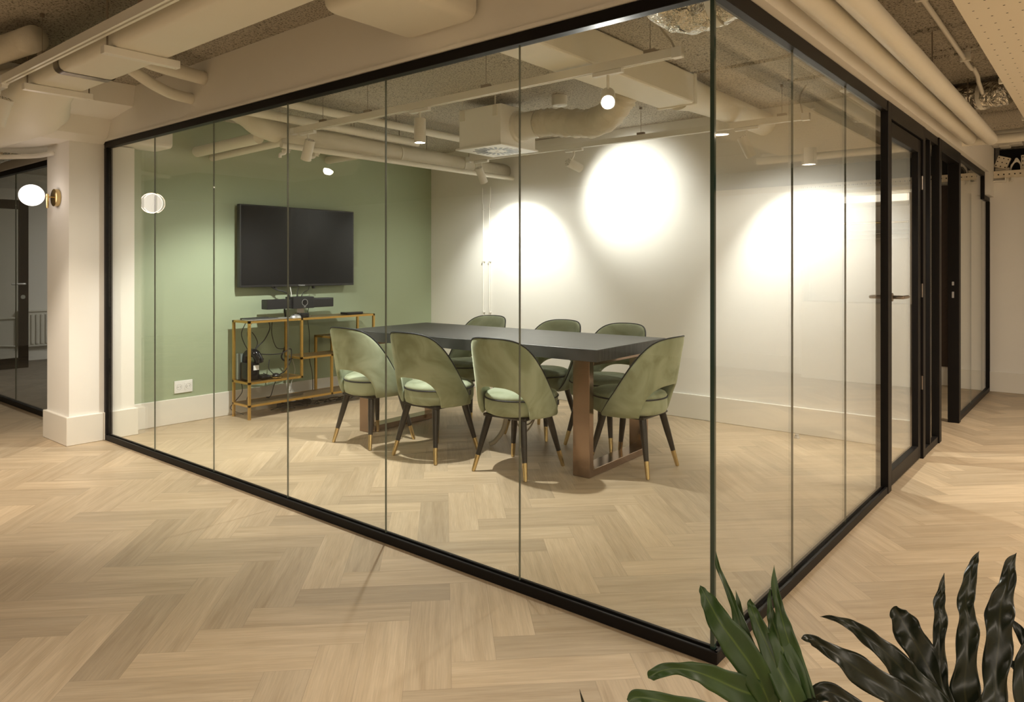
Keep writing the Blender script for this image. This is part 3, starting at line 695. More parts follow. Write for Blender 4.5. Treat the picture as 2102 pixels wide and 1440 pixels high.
# niche contents
CT = thing('cable_tray', 'perforated white cable tray along the dark ceiling void', 'cable tray', (.5, 6.5, 2.2))
bm = B(); box(bm, -.9, 3.0, 6.47, 6.498, 2.13, 2.20); obj('tray_side', bm, 'perf', CT)
bm = B()
for k in range(60): 
    x = -.85+k*.045; box(bm, x-.006, x+.006, 6.468, 6.471, 2.158, 2.170)
obj('perforation', bm, 'dark', CT)['kind'] = 'stuff'
for k, (x, rz, lab) in enumerate(((.12, .35, 'tilted perforated white metal box in the dark ceiling void'), (.33, 0, 'upright perforated white metal box in the dark ceiling void'))):
    J = thing('junction_box', lab, 'junction box', (x, 6.56, 2.20)); 
    bm = B(); box(bm, -.055, .055, -.03, .03, -.06, .06, .004, 1); bmesh.ops.rotate(bm, verts=bm.verts, matrix=Matrix.Rotation(rz, 3, 'Y')); bmesh.ops.translate(bm, verts=bm.verts, vec=(x, 6.56, 2.29)); obj('case', bm, 'perf', J)
    bm = B(); box(bm, x-.06, x+.06, 6.54, 6.59, 2.20, 2.235); obj('foot_bracket', bm, 'perf', J)
    bm = B()
    for q in range(9):
        v = Vector((-.04+.04*(q % 3), -.031, -.04+.04*(q//3))); v.rotate(Matrix.Rotation(rz, 3, 'Y')); v += Vector((x, 6.56, 2.29)); box(bm, v.x-.005, v.x+.005, v.y-.001, v.y+.002, v.z-.005, v.z+.005)
    pieces('screw_hole', bm, 'dark', J)
for k in range(3):
    bm = B(); tube(bm, smoothpts([(.19, 6.54, 2.21+.01*k), (.20+.01*k, 6.53, 2.26+.012*k), (.24, 6.53, 2.29+.015*k), (.27, 6.54, 2.26), (.275, 6.55, 2.20)], 5), .007, 8)
    tag(obj('flexible_conduit', bm, 'fixture', smooth=True), ['lowest', 'middle', 'topmost'][k]+' white conduit loop between the two metal boxes in the void', 'conduit', 'conduit loops in the void')
bm = B(); box(bm, .04, .16, 6.44, 6.498, 2.09, 2.105); box(bm, .04, .05, 6.44, 6.498, 2.105, 2.13); box(bm, .15, .16, 6.44, 6.498, 2.105, 2.13); box(bm, .2, .215, 6.46, 6.498, 2.09, 2.13)
tag(obj('tray_bracket', bm, 'fixture'), 'small white bracket under the perforated cable tray', 'bracket')
bm = B(); box(bm, -.05+.11, .30, 6.3, 6.45, 2.43, 2.455); box(bm, .12, .2, 6.28, 6.46, 2.415, 2.43)
tag(obj('mounting_strip', bm, 'fixture'), 'white mounting strip under the ceiling in front of the dark void', 'bracket')

# ------------------------------------------------------------------ tracks and spotlights
def track(name, x0, x1, y, z0, z1, wires, label, cable=None):
    t = thing(name, label, 'light track', ((x0+x1)/2, y, z0))
    bm = B(); box(bm, x0, x1, y-.017, y-.005, z0, z1); box(bm, x0, x1, y+.005, y+.017, z0, z1); box(bm, x0, x1, y-.005, y+.005, z0+.012, z1)
    obj('rail', bm, 'fixture', t)
    for xx in (x0, x1):
        s = .05 if xx == x0 else -.05; bm = B(); box(bm, min(xx, xx+s), max(xx, xx+s), y-.018, y+.018, z0-.006, z1+.001, .002, 1); obj('end_cap', bm, 'whiteplastic', t)
    for wx in wires:
        bm = B(); box(bm, wx-.03, wx+.03, y-.012, y+.012, z1, z1+.018); tube(bm, [(wx, y, z1+.015), (wx, y, 2.465)], .0018, 6); box(bm, wx-.008, wx+.008, y-.008, y+.008, 2.452, 2.472)
        obj('suspension', bm, 'steel', t)
    if cable:
        bm = B(); tube(bm, smoothpts(cable, 5), .005, 8); obj('power_cable', bm, 'greycable', t)
    return t
track('light_track', -3.68, -.552, .90, 2.222, 2.264, (-3.3, -2.812, -1.766, -.721), 'white light track nearer the long glass partition', [(-.59, .9, 2.25), (-.61, .9, 2.30), (-.66, .88, 2.38), (-.64, .88, 2.46)])
track('light_track', -3.635, -.556, 2.73, 2.217, 2.259, (-3.3, -1.81, -.737), 'white light track nearer the white back wall', [(-.60, 2.73, 2.25), (-.62, 2.75, 2.33), (-.63, 2.78, 2.40), (-.60, 2.80, 2.46)])
track('light_track', -3.60, .05, -.93, 2.222, 2.264, (-3.0, -1.9, -.4), 'white light track over the corridor in front of the partition')
def spot(x, y, ztrack, d, label, energy=30, col=NEUT, r=.036, ln=.15, cone=86, blend=.45, lens='lens', light=True, ht=.135, fill=.27):
    d = Vector(d).normalized(); t = thing('track_spotlight', label, 'spotlight', (x, y, ztrack))
    bm = B(); box(bm, x-.085, x+.085, y-.014, y+.014, ztrack-.022, ztrack-.001, .002, 1); obj('track_adapter', bm, 'whiteplastic', t)
    hc = Vector((x, y, ztrack-ht)); top = hc-d*ln/2
    bm = B(); tube(bm, [(x, y, ztrack-.02), (x, y, ztrack-.05), hc-d*ln*.30], .007, 10); obj('stem', bm, 'fixture', t)
    bm = B(); q = d.to_track_quat('Z', 'Y').to_matrix().to_4x4()
    lathe(bm, [(r*.2, -ln/2-.001), (r*.93, -ln/2), (r, -ln/2+.004), (r, ln/2), (r*.88, ln/2), (r*.86, ln/2-.012), (r*.2, ln/2-.013)], 32)
    bmesh.ops.transform(bm, matrix=Matrix.Translation(hc) @ q, verts=bm.verts); h = obj('lamp_housing', bm, 'fixture', t, auto=40)
    bm = B()
    for k in range(10):
        a = k*2.4; rr = r*.25*math.sqrt(k+1)
        lathe(bm, [(.0028, -ln/2-.0018), (.0028, -ln/2+.0005)], 8, (rr*math.cos(a), rr*math.sin(a), 0))
    bmesh.ops.transform(bm, matrix=Matrix.Translation(hc) @ q, verts=bm.verts); obj('vent_hole', bm, 'blackplastic', h)
    bm = B(); lathe(bm, [(r*.84, ln/2-.011), (r*.84, ln/2-.005)], 28)
    bmesh.ops.transform(bm, matrix=Matrix.Translation(hc) @ q, verts=bm.verts); obj('lens', bm, lens, h)
    if light:
        add_light('spot_beam', 'SPOT', hc+d*(ln/2+.004), t, energy, col, d, .022, cone, blend)
        add_light('spot_fill', 'SPOT', hc+d*(ln/2+.006), t, energy*fill, col, (d.x*.4, d.y*.4, -1), .03, 170, .6)  # second, very wide lamp added at the head as soft ambient fill
    return t
E0 = 54
spot(-3.478, .90, 2.222, (-.50, .05, -1), 'track spotlight tilted at the green wall, at the television end of the front track', E0*1.7, cone=98, blend=.6)
spot(-2.311, .90, 2.222, (0, 0.0, -1), 'track spotlight pointing straight down from the front track', E0*2.5, fill=.03, cone=100, blend=.6)
spot(-.956, .90, 2.222, (.52, -.82, -.50), 'glaring track spotlight turned towards the glass corner', E0)
spot(-3.453, 2.73, 2.217, (-.06, .62, -.98), 'back track spotlight beside the two wall conduits', E0*1.2, cone=98, blend=.6)
spot(-2.43, 2.73, 2.217, (.16, .80, -.22), 'back track spotlight turned almost level at the white wall behind the air outlet box', E0*.68, cone=100, blend=.66)
spot(-.979, 2.73, 2.217, (.34, .50, -1.05), 'back track spotlight leaning down at the end near the door', E0*1.4, cone=102, blend=.6)
EW = 60
spot(-3.64, -.93, 2.222, (-.45, -.2, -1), 'cropped corridor track spotlight near the globe lamp', EW*.6, WARM, r=.045)
spot(-.50, -.93, 2.222, (.0, -.45, -1), 'corridor track spotlight over the parquet in front of the long partition', EW*.45, WARM, fill=.5)

track('light_track', -5.0, -3.2, -1.393, 2.222, 2.264, (-4.6, -3.5), 'short white light track deeper in the corridor')
spot(-3.86, -1.393, 2.222, (-.02, .52, -1), 'corridor spotlight mirrored in the glass above the shelf unit', EW*1.3, WARM, fill=.35)
def downlight(x, y, label, energy):
    t = thing('ceiling_downlight', label, 'downlight', (x, y, 2.11))
    bm = B(); lathe(bm, [(.03, .012), (.045, .012), (.045, 0), (.05, 0), (.05, .14), (.03, .14)], 28, (x, y, 2.11)); obj('lamp_housing', bm, 'fixture', t, auto=40)
    bm = B(); lathe(bm, [(.044, .002), (.044, .010)], 28, (x, y, 2.11)); obj('lens', bm, 'lenswarm', t)
    add_light('downlight_beam', 'SPOT', (x, y, 2.108), t, energy, WARM, (0, 0, -1), .04, 110, .8)
for x, y, e, lab in ((1.0, 2.34, EW*.9, 'cylindrical corridor downlight reflected in the glass beside the corner'), (1.0, 4.13, EW*2.2, 'cylindrical corridor downlight reflected in the middle glass pane'), (1.6, .4, EW*.8, 'cylindrical downlight over the corridor near the plant')):
    downlight(x, y, lab, e)
# fill lamps added out of view, each under a made-up ceiling frame
def fill_panel(x, y, sx, sy, energy, label, col=WARM):
    t = thing('fill_light_panel', label, 'fill light', (x, y, 2.40))
    bm = B(); box(bm, x-sx/2-.03, x+sx/2+.03, y-sy/2-.03, y+sy/2+.03, 2.40, 2.465); obj('frame', bm, 'fixture', t)
    ld = add_light('fill_glow', 'AREA', (x, y, 2.395), t, energy, col); ld.data.shape = 'RECTANGLE'; ld.data.size = sx; ld.data.size_y = sy
fill_panel(3.0, -2.6, .6, 2.4, 40, 'added fill light beside the viewer over the open office')
fill_panel(3.0, 1.8, .6, 2.8, 115, 'long added fill light over the far side of the corridor')
fill_panel(.8, -4.6, 2.4, .6, 60, 'long added fill light behind the viewer')
fill_panel(-7.6, 2.4, 1.2, .6, 45, 'added fill light in the carpeted room', NEUT)
fill_panel(-2.4, 5.2, 1.2, .6, 8, 'added fill light in the second glazed room', WARM)

# ------------------------------------------------------------------ globe wall lamp
SC = thing('wall_lamp', 'brass wall lamp with a glowing opal globe on the column', 'wall lamp', (-4.845, -.25, 1.745))
bm = B(); lathe(bm, [(.062, 0), (.062, -.028), (.058, -.030)], 40, (-4.845, -.2505, 1.742), 'y'); obj('back_plate', bm, 'brass', SC, auto=40)
bm = B(); tube(bm, [(-4.845, -.28, 1.745), (-4.845, -.345, 1.745)], .0055, 12); tube(bm, [(-4.845, -.318, 1.765), (-4.845, -.318, 1.665)], .0085, 14); obj('arm', bm, 'brass', SC, auto=40)
bm = B(); bmesh.ops.create_uvsphere(bm, u_segments=40, v_segments=24, radius=.078); bmesh.ops.scale(bm, verts=bm.verts, vec=(1, 1, .95)); bmesh.ops.translate(bm, verts=bm.verts, vec=(-4.845, -.415, 1.749))
obj('globe', bm, 'globe', SC, smooth=True)
add_light('globe_light', 'POINT', (-4.845, -.415, 1.749), SC, 5, (1, .72, .55), size=.08)

# ------------------------------------------------------------------ television
TV = thing('television', 'wide black flat television mounted on the green wall', 'television', (-4.7, 1.66, 1.07))
bm = B(); box(bm, -4.73, -4.682, 1.062, 2.252, 1.073, 1.780, .004, 2); body = obj('casing', bm, 'blackplastic', TV)
m_, nt_, bb_ = new_mat('tv_screen'); bb_.inputs['Base Color'].default_value = (.006, .006, .007, 1); bb_.inputs['Roughness'].default_value = .22; bb_.inputs['Specular IOR Level'].default_value = .25; M['screen'] = m_
bm = B(); box(bm, -4.6825, -4.681, 1.075, 2.239, 1.092, 1.768); obj('screen', bm, 'screen', body)
bm = B(); box(bm, -4.779, -4.73, 1.45, 1.87, 1.25, 1.6); obj('wall_mount', bm, 'blackplastic', TV)
bm = B(); box(bm, -4.72, -4.69, 1.40, 1.42, 1.058, 1.073); box(bm, -4.72, -4.69, 1.80, 1.815, 1.050, 1.073); pieces('foot_mount', bm, 'blackplastic', TV)
def text(name, s, size, loc, rot, m, parent, ext=.0006):
    c = bpy.data.curves.new(name, 'FONT'); c.body = s; c.size = size; c.extrude = ext; c.align_x = 'CENTER'; c.align_y = 'CENTER'
    o = bpy.data.objects.new(name, c); COL.objects.link(o); o.location = loc; o.rotation_euler = rot
    dg = bpy.context.evaluated_depsgraph_get(); me = bpy.data.meshes.new_from_object(o.evaluated_get(dg)); me.transform(o.matrix_basis)
    bpy.data.objects.remove(o)
    n = link(name, me, m, parent)
    if parent.type == 'EMPTY': n.matrix_parent_inverse = parent.matrix_basis.inverted()
    return n
text('maker_lettering', 'Hisense', .021, (-4.6815, 1.665, 1.0828), (PI/2, 0, PI/2), 'lettering', body)

# ------------------------------------------------------------------ gold sideboard
SB = thing('shelf_unit', 'low gold metal shelf unit under the television', 'shelf unit', (-4.57, 1.65, 0))
w_ = .0095; xf, xb = -4.45, -4.69; zt = .795
def bar(bm, a, b, h=w_):
    box(bm, min(a[0], b[0])-h, max(a[0], b[0])+h, min(a[1], b[1])-h, max(a[1], b[1])+h, min(a[2], b[2])-h*.9, max(a[2], b[2])+h*.9)
Y0, Y1, YM, YU, YR = 1.012, 2.302, 1.508, 1.822, 2.25
bm = B()
for x in (xf, xb):
    bar(bm, (x, Y0, .012), (x, Y0, zt)); bar(bm, (x, Y1, .012), (x, Y1, zt))
    bar(bm, (x, Y0, zt), (x, Y1, zt)); bar(bm, (x, Y0, .11), (x, Y1, .11)); bar(bm, (x, Y0, .295), (x, YM, .295)); bar(bm, (x, YM, .295), (x, YM, zt))
    bar(bm, (x, YM, .455), (x, 2.0, .455)); bar(bm, (x, YU, .11), (x, YU, .455)); bar(bm, (x, YU, .612), (x, Y1, .612)); bar(bm, (x, YU, .455), (x, YU, .612)) if x == xb else None
    bar(bm, (x, 2.0, .455), (x, 2.0, .612))
for y, z in ((Y0, zt), (Y1, zt), (Y0, .11), (Y1, .11), (Y0, .295), (YM, .295), (YM, .455), (Y1, .612), (YU, .612)): bar(bm, (xb, y, z), (xf, y, z))
obj('frame', bm, 'gold', SB)
for y0, y1, z in ((Y0, Y1, zt), (Y0, Y1, .11), (Y0, YM, .295), (YM, 2.0, .455), (YU, Y1, .612)):
    bm = B(); box(bm, xb+w_, xf-w_, y0+w_, y1-w_, z+.002, z+.008); obj('shelf', bm, 'shelf', SB)
for x in (xf, xb):
    for y in (Y0, Y1):
        bm = B(); lathe(bm, [(.014, 0.0005), (.014, .010), (.006, .012), (.006, .02)], 16, (x, y, 0)); obj('foot', bm, 'gold', SB, auto=40)
TOP = zt+.0087
# keyboard etc
KB = thing('keyboard', 'silver keyboard with dark keys on top of the gold shelf unit', 'keyboard', (-4.5, 1.22, TOP))
bm = B(); box(bm, -4.585, -4.465, 1.02, 1.43, TOP+.001, TOP+.009, .002, 1); obj('case', bm, 'alu', KB)
bm = B()
for r_ in range(5):
    for c_ in range(14): box(bm, -4.575+r_*.020, -4.559+r_*.020, 1.03+c_*.0195, 1.046+c_*.0195, TOP+.009, TOP+.013)
obj('keys', bm, 'keys', KB)['kind'] = 'stuff'
MS = thing('computer_mouse', 'silver computer mouse beside the keyboard', 'mouse', (-4.49, 1.50, TOP))
bm = B(); bmesh.ops.create_uvsphere(bm, u_segments=24, v_segments=16, radius=1); bmesh.ops.scale(bm, verts=bm.verts, vec=(.032, .055, .034))
bmesh.ops.bisect_plane(bm, geom=bm.verts[:]+bm.edges[:]+bm.faces[:], plane_co=(0, 0, 0), plane_no=(0, 0, -1), clear_outer=True)
bmesh.ops.holes_fill(bm, edges=bm.edges); bmesh.ops.translate(bm, verts=bm.verts, vec=(-4.49, 1.475, TOP+.001)); obj('shell', bm, 'alu', MS, auto=50)
bm = B(); box(bm, -4.485, -4.475, 1.44, 1.455, TOP+.030, TOP+.036, .002, 1); obj('scroll_wheel', bm, 'blackplastic', MS)
RC = thing('remote_control', 'flat black remote lying behind the keyboard', 'remote', (-4.62, 1.14, TOP))
bm = B(); box(bm, -4.66, -4.61, 1.05, 1.29, TOP+.001, TOP+.016, .004, 2); obj('body', bm, 'blackplastic', RC)
WD = thing('charging_puck', 'low black round hub under the video bar', 'hub', (-4.52, 1.58, TOP))
bm = B(); lathe(bm, [(.043, 0), (.046, .004), (.046, .03), (.040, .036)], 28, (-4.53, 1.585, TOP+.001)); obj('body', bm, 'blackplastic', WD, auto=40)
bm = B(); lathe(bm, [(.03, 0), (.03, .002)], 24, (-4.53, 1.585, TOP+.037)); obj('top_cap', bm, 'blackgloss', WD)
VB = thing('video_bar', 'long black conference video bar standing on the gold shelf unit', 'video bar', (-4.6, 1.58, TOP))
bm = B(); box(bm, -4.64, -4.545, 1.235, 1.915, .885, .967, .006, 2); obj('speaker_bar', bm, 'blackplastic', VB)
bm = B(); box(bm, -4.65, -4.525, 1.475, 1.69, .882, .984, .004, 2); cb = obj('camera_block', bm, 'blackplastic', VB)
bm = B(); tube(bm, [Vector((-4.524, 1.592+.028*math.cos(a*PI/14), .934+.028*math.sin(a*PI/14))) for a in range(28)], .0016, 8, closed=True); obj('lens_ring', bm, 'alu', cb)
bm = B(); lathe(bm, [(.020, 0), (.018, .004)], 28, (-4.5248, 1.592, .934), 'x'); obj('camera_lens', bm, 'blackgloss', cb)
bm = B(); box(bm, -4.525, -4.5235, 1.582, 1.602, .893, .898); obj('maker_badge', bm, 'lettering', cb)
bm = B(); box(bm, -4.62, -4.58, 1.55, 1.62, TOP+.008, .884); box(bm, -4.66, -4.54, 1.50, 1.67, TOP+.001, TOP+.008); obj('stand', bm, 'steel', VB)
bm = B(); box(bm, -4.60, -4.50, 2.03, 2.22, TOP+.001, TOP+.022, .004, 2)
o = tag(obj('media_box', bm, 'blackgloss'), 'slim black media box at the table end of the shelf unit', 'media box')
# coffee machine
CM = thing('coffee_machine', 'small black capsule coffee machine on the middle shelf', 'coffee machine', (-4.56, 1.1, .304))
zc = .3045
bm = B(); box(bm, -4.64, -4.52, 1.035, 1.15, zc+.001, zc+.15, .012, 3)
obj('body', bm, 'blackgloss', CM, auto=50)
bm = B(); tube(bm, smoothpts([(-4.63, 1.092, zc+.15), (-4.62, 1.092, zc+.20), (-4.58, 1.10, zc+.225), (-4.53, 1.115, zc+.22), (-4.51, 1.13, zc+.18), (-4.51, 1.135, zc+.15)], 6), .036, 20); obj('brew_head', bm, 'blackgloss', CM, smooth=True)
bm = B(); box(bm, -4.535, -4.505, 1.155, 1.18, zc+.165, zc+.18, .003, 1); tube(bm, [(-4.51, 1.15, zc+.17), (-4.51, 1.175, zc+.17)], .006, 8); obj('spout', bm, 'blackplastic', CM)
bm = B(); box(bm, -4.60, -4.49, 1.15, 1.235, zc+.001, zc+.035, .010, 2); obj('drip_tray', bm, 'blackgloss', CM, auto=50)
bm = B(); box(bm, -4.519, -4.517, 1.09, 1.14, zc+.085, zc+.125); s_ = obj('sticker', bm, 'whiteplastic', CM); s_['label'] = 'white rectangular sticker'
bm = B(); box(bm, -4.67, -4.642, 1.02, 1.08, zc+.001, zc+.22, .006, 2)
m2 = mat('tank_plastic', (.25, .30, .28), .15); M['tank'] = m2
obj('water_tank', bm, 'tank', CM)
bm = B(); lathe(bm, [(.05, 0), (.055, .004), (.055, .010), (.047, .012)], 32, (-4.52, 1.30, zc+.001)); gd = tag(obj('gold_saucer', bm, 'brass', auto=40), 'round brass tray beside the coffee machine', 'tray')
bm = B(); lathe(bm, [(.03, 0), (.032, .006), (.024, .02), (.010, .026)], 24, (-4.52, 1.30, zc+.0135)); tag(obj('cable_hub', bm, 'blackplastic', auto=40), 'small black lid standing on the brass tray', 'lid')
# cables
def cable(pts, label, r=.0035, m='rubber', name='cable', group='cables around the shelf unit'):
    bm = B(); tube(bm, smoothpts(pts, 7), r, 7); return tag(obj(name, bm, m, smooth=True), label, 'cable', group)
xc = -4.60
cable([(-4.70, 1.36, 1.08), (-4.69, 1.42, 1.045), (-4.66, 1.47, 1.03), (-4.655, 1.52, .99), (-4.656, 1.53, .93)], 'thick black cable drooping from the television towards the video bar', .006)
cable([(-4.70, 1.65, 1.08), (-4.69, 1.63, 1.04), (-4.67, 1.61, 1.0), (-4.665, 1.60, .93)], 'short black cable dropping from under the television lettering')
cable([(-4.70, 1.76, 1.08), (-4.69, 1.74, 1.04), (-4.67, 1.67, 1.01), (-4.665, 1.64, .93)], 'slanting black cable from the television behind the camera block')
cable([(-4.70, 1.555, 1.08), (-4.69, 1.56, 1.03), (-4.672, 1.565, .93)], 'white cable between television and video bar', .004, 'tealcable')
cable([(-4.70, 1.50, .88), (-4.70, 1.51, .80), (-4.70, 1.515, .62), (-4.70, 1.50, .52), (-4.70, 1.47, .45), (-4.70, 1.52, .41), (-4.70, 1.60, .44)], 'thick bundle of black cable behind the shelf unit', .007)
cable([(-4.60, 1.07, .783), (-4.60, 1.03, .70), (-4.60, 1.05, .62), (-4.60, 1.10, .535)], 'black cable hanging nearest the gold corner post')
cable([(-4.61, 1.13, .783), (-4.61, 1.09, .70), (-4.61, 1.10, .62), (-4.61, 1.12, .53)], 'black cable dropping to the top of the coffee machine')
cable([(-4.59, 1.12, .70), (-4.59, 1.15, .66), (-4.59, 1.17, .60), (-4.59, 1.13, .535)], 'thin black cable crossing behind the coffee machine loop')
cable([(-4.58, 1.27, .783), (-4.58, 1.28, .72), (-4.58, 1.23, .63), (-4.58, 1.17, .58), (-4.58, 1.13, .53)], 'black cable loop furthest from the corner post above the coffee machine', .0045)
cable([(-4.70, 1.38, .783), (-4.70, 1.375, .66), (-4.70, 1.42, .54), (-4.70, 1.50, .52)], 'thin black cable by the gold rear post')
cable([(-4.57, 1.17, .515), (-4.57, 1.28, .50), (-4.58, 1.40, .50), (-4.58, 1.47, .53), (-4.59, 1.50, .51), (-4.58, 1.48, .42), (-4.56, 1.42, .35), (-4.54, 1.36, .33), (-4.53, 1.33, .32)], 'long looping black cable from the coffee machine to the brass tray', .0045)
cable([(-4.55, 1.20, .35), (-4.54, 1.26, .325), (-4.53, 1.29, .33)], 'short black cable from the drip tray to the lid', .0035)
cable([(-4.70, 1.35, .44), (-4.66, 1.32, .37), (-4.56, 1.30, .335)], 'black cable slanting down to the brass tray')
cable([(-4.70, 1.76, .90), (-4.70, 1.74, .80), (-4.70, 1.76, .62), (-4.70, 1.76, .42), (-4.71, 1.80, .25), (-4.71, 1.80, .06), (-4.70, 1.78, .012)], 'thin black cable hanging down to the floor behind the stepped shelves', .003)
cable([(-4.70, 1.53, .60), (-4.70, 1.55, .50), (-4.71, 1.60, .38), (-4.72, 1.62, .30), (-4.72, 1.58, .18), (-4.73, 1.64, .09)], 'thin white cable winding down behind the shelf unit', .003, 'tealcable')
cable([(-4.66, 1.06, .29), (-4.66, 1.07, .20), (-4.70, 1.03, .12), (-4.72, 1.0, .06), (-4.62, 1.06, .015)], 'black cable falling from the coffee machine shelf to the floor')
cable([(-4.64, 1.10, .29), (-4.64, 1.12, .20), (-4.64, 1.10, .13)], 'short black cable below the coffee machine')
cable([(-4.60, 1.36, .29), (-4.60, 1.33, .22), (-4.60, 1.30, .14), (-4.60, 1.26, .135), (-4.60, 1.29, .125)], 'black cable ending in a small loop on the lowest shelf')
rg = random.Random(5)
for k in range(6):
    c0 = Vector((-4.58+.04*rg.uniform(-1, 1), 1.35+.13*k, .03)); pts = []
    for q in range(9):
        a = q*1.1+k; pts.append((c0.x+.055*math.cos(a), c0.y+.10*math.sin(a)+.01*q, .006+.025*abs(math.sin(q*.9+k))+.006))
    bm = B(); tube(bm, smoothpts(pts, 5), .0035, 7)
    tag(obj('floor_cable', bm, 'rubber', smooth=True), 'tangled black floor cable, '+('first from the coffee machine end', 'second from the coffee machine end', 'third from the coffee machine end', 'third from the table end', 'second from the table end', 'first from the table end')[k], 'cable', 'tangled cables on the floor')
PSW = thing('power_strip', 'black power strip on the floor under the shelf unit', 'power strip', (-4.66, 1.6, 0))
bm = B(); box(bm, -4.70, -4.655, 1.42, 1.75, .001, .045, .005, 1); obj('body', bm, 'blackplastic', PSW)
bm = B()
for k in range(4): lathe(bm, [(.018, 0), (.018, .002)], 16, (-4.6775, 1.47+.075*k, .0455))
obj('socket', bm, 'rubber', PSW)

# wall socket
WS = thing('wall_socket', 'white double wall socket low on the green wall', 'socket', (-4.78, .625, .29))
bm = B(); box(bm, -4.7795, -4.770, .552, .700, .240, .338, .003, 2); obj('cover_plate', bm, 'whiteplastic', WS)
for y in (.589, .663):
    bm = B(); box(bm, -4.770, -4.7685, y-.030, y+.030, .257, .321, .001, 1)
    s_ = obj('socket_insert', bm, 'whiteplastic', WS)
    bm = B(); tube(bm, [Vector((-4.7683, y+.020*math.cos(a*PI/12), .289+.020*math.sin(a*PI/12))) for a in range(24)], .0012, 6, closed=True); obj('socket_rim', bm, 'alu', s_)
    bm = B()
    for s in (-1, 1): lathe(bm, [(.0028, 0), (.0028, .001)], 10, (-4.7686, y+.009*s, .289), 'x')
    obj('pin_hole', bm, 'rubber', s_)

# ------------------------------------------------------------------ table (rotated ~2 degrees)
TR = math.radians(2.0)
TBL = thing('conference_table', 'long dark stained conference table on bronze sled legs', 'table', (-2.435, 1.745, 0), TR)
bm = B(); box(bm, -1.115, 1.115, -.445, .445, .700, .772, .002, 1); obj('tabletop', bm, 'table', TBL, world=False)
for s in (-1, 1):
    lx0, lx1 = (.905, 1.02) if s > 0 else (-1.02, -.905)
    bm = B(); 
    box(bm, lx0, lx1, -.375, -.325, .001, .699, .002, 1); box(bm, lx0, lx1, .325, .375, .001, .699, .002, 1)
    box(bm, lx0, lx1, -.325, .325, .001, .045, .002, 1); box(bm, lx0, lx1, -.325, .325, .66, .699, .002, 1)
    obj('sled_leg', bm, 'bronze', TBL, world=False)
# cable spine under table
CS = thing('cable_spine', 'drooping grey cables gathered under the middle of the table', 'cables', (-2.3, 1.75, 0))
bm = B(); lathe(bm, [(.02, 0), (.04, .012), (.04, .02)], 20, (-2.27, 1.70, .325)); tube(bm, [(-2.27, 1.70, .345), (-2.27, 1.70, .699)], .012, 10); obj('cable_grommet', bm, 'blackplastic', CS, auto=40)
bm = B(); tube(bm, smoothpts([(-2.27, 1.70, .33), (-2.275, 1.69, .24), (-2.29, 1.67, .12), (-2.33, 1.63, .04), (-2.36, 1.60, .018)], 6), [.016]*25, 12); obj('cable_sleeve', bm, 'greycable', CS, smooth=True)
bm = B()
for (dx, dy, dz) in ((.26, .02, .16), (.24, .05, .10), (.20, .0, .13), (-.20, .02, .09), (-.17, .05, .13), (.28, -.03, .2)):
    tube(bm, smoothpts([(-2.27, 1.70, .335), (-2.27+dx*.3, 1.70+dy*.3, .335-dz*.8), (-2.27+dx*.65, 1.70+dy*.8, .335-dz), (-2.27+dx, 1.70+dy, .36-dz*.3), (-2.27+dx*.95, 1.70+dy, .48), (-2.27+dx*.7, 1.70+dy, .69)], 6), .0055, 8)
obj('cable_loops', bm, 'greycable', CS, smooth=True)

# ------------------------------------------------------------------ chairs
def shell_pt(phi, z, off=0):
    h = (z-.36)/.47
    k = max(0, h)
    rx = .252+.012*k; ry = .250+.004*k
    x = (rx-off)*math.copysign(abs(math.sin(phi))**.92, math.sin(phi)); y = -(ry-off)*math.copysign(abs(math.cos(phi))**.92, math.cos(phi))
    y -= .075*k**1.25*(1 if True else 0)
    lat = max(0, 1-k*.0)
    x *= (1-.05*max(0, k-.6))
    if z < .44: # tuck in at the base
        q = (.44-z)/.08; s = 1-.05*q*q; x *= s; y *= s
    return Vector((x, y+.01, z))
PHM = math.radians(122)
def Htop(a):   # a in degrees
    a = abs(a)
    pts = [(0, .832), (20, .829), (35, .818), (47, .795), (58, .752), (68, .69), (79, .60), (88, .51), (97, .43), (105, .375), (110, .352)]
    for (a0, h0), (a1, h1) in zip(pts, pts[1:]):
        if a <= a1: return h0+(h1-h0)*(a-a0)/(a1-a0)
    return pts[-1][1]
def Htop_s(a): return sum(Htop(a+d) for d in (-5, -2.5, 0, 2.5, 5))/5
def Zbot(a):
    a = abs(a); A0 = 50
    base = .345
    if a < A0: return base+.19*(1-(a/A0)**3.0)**.5
    return base
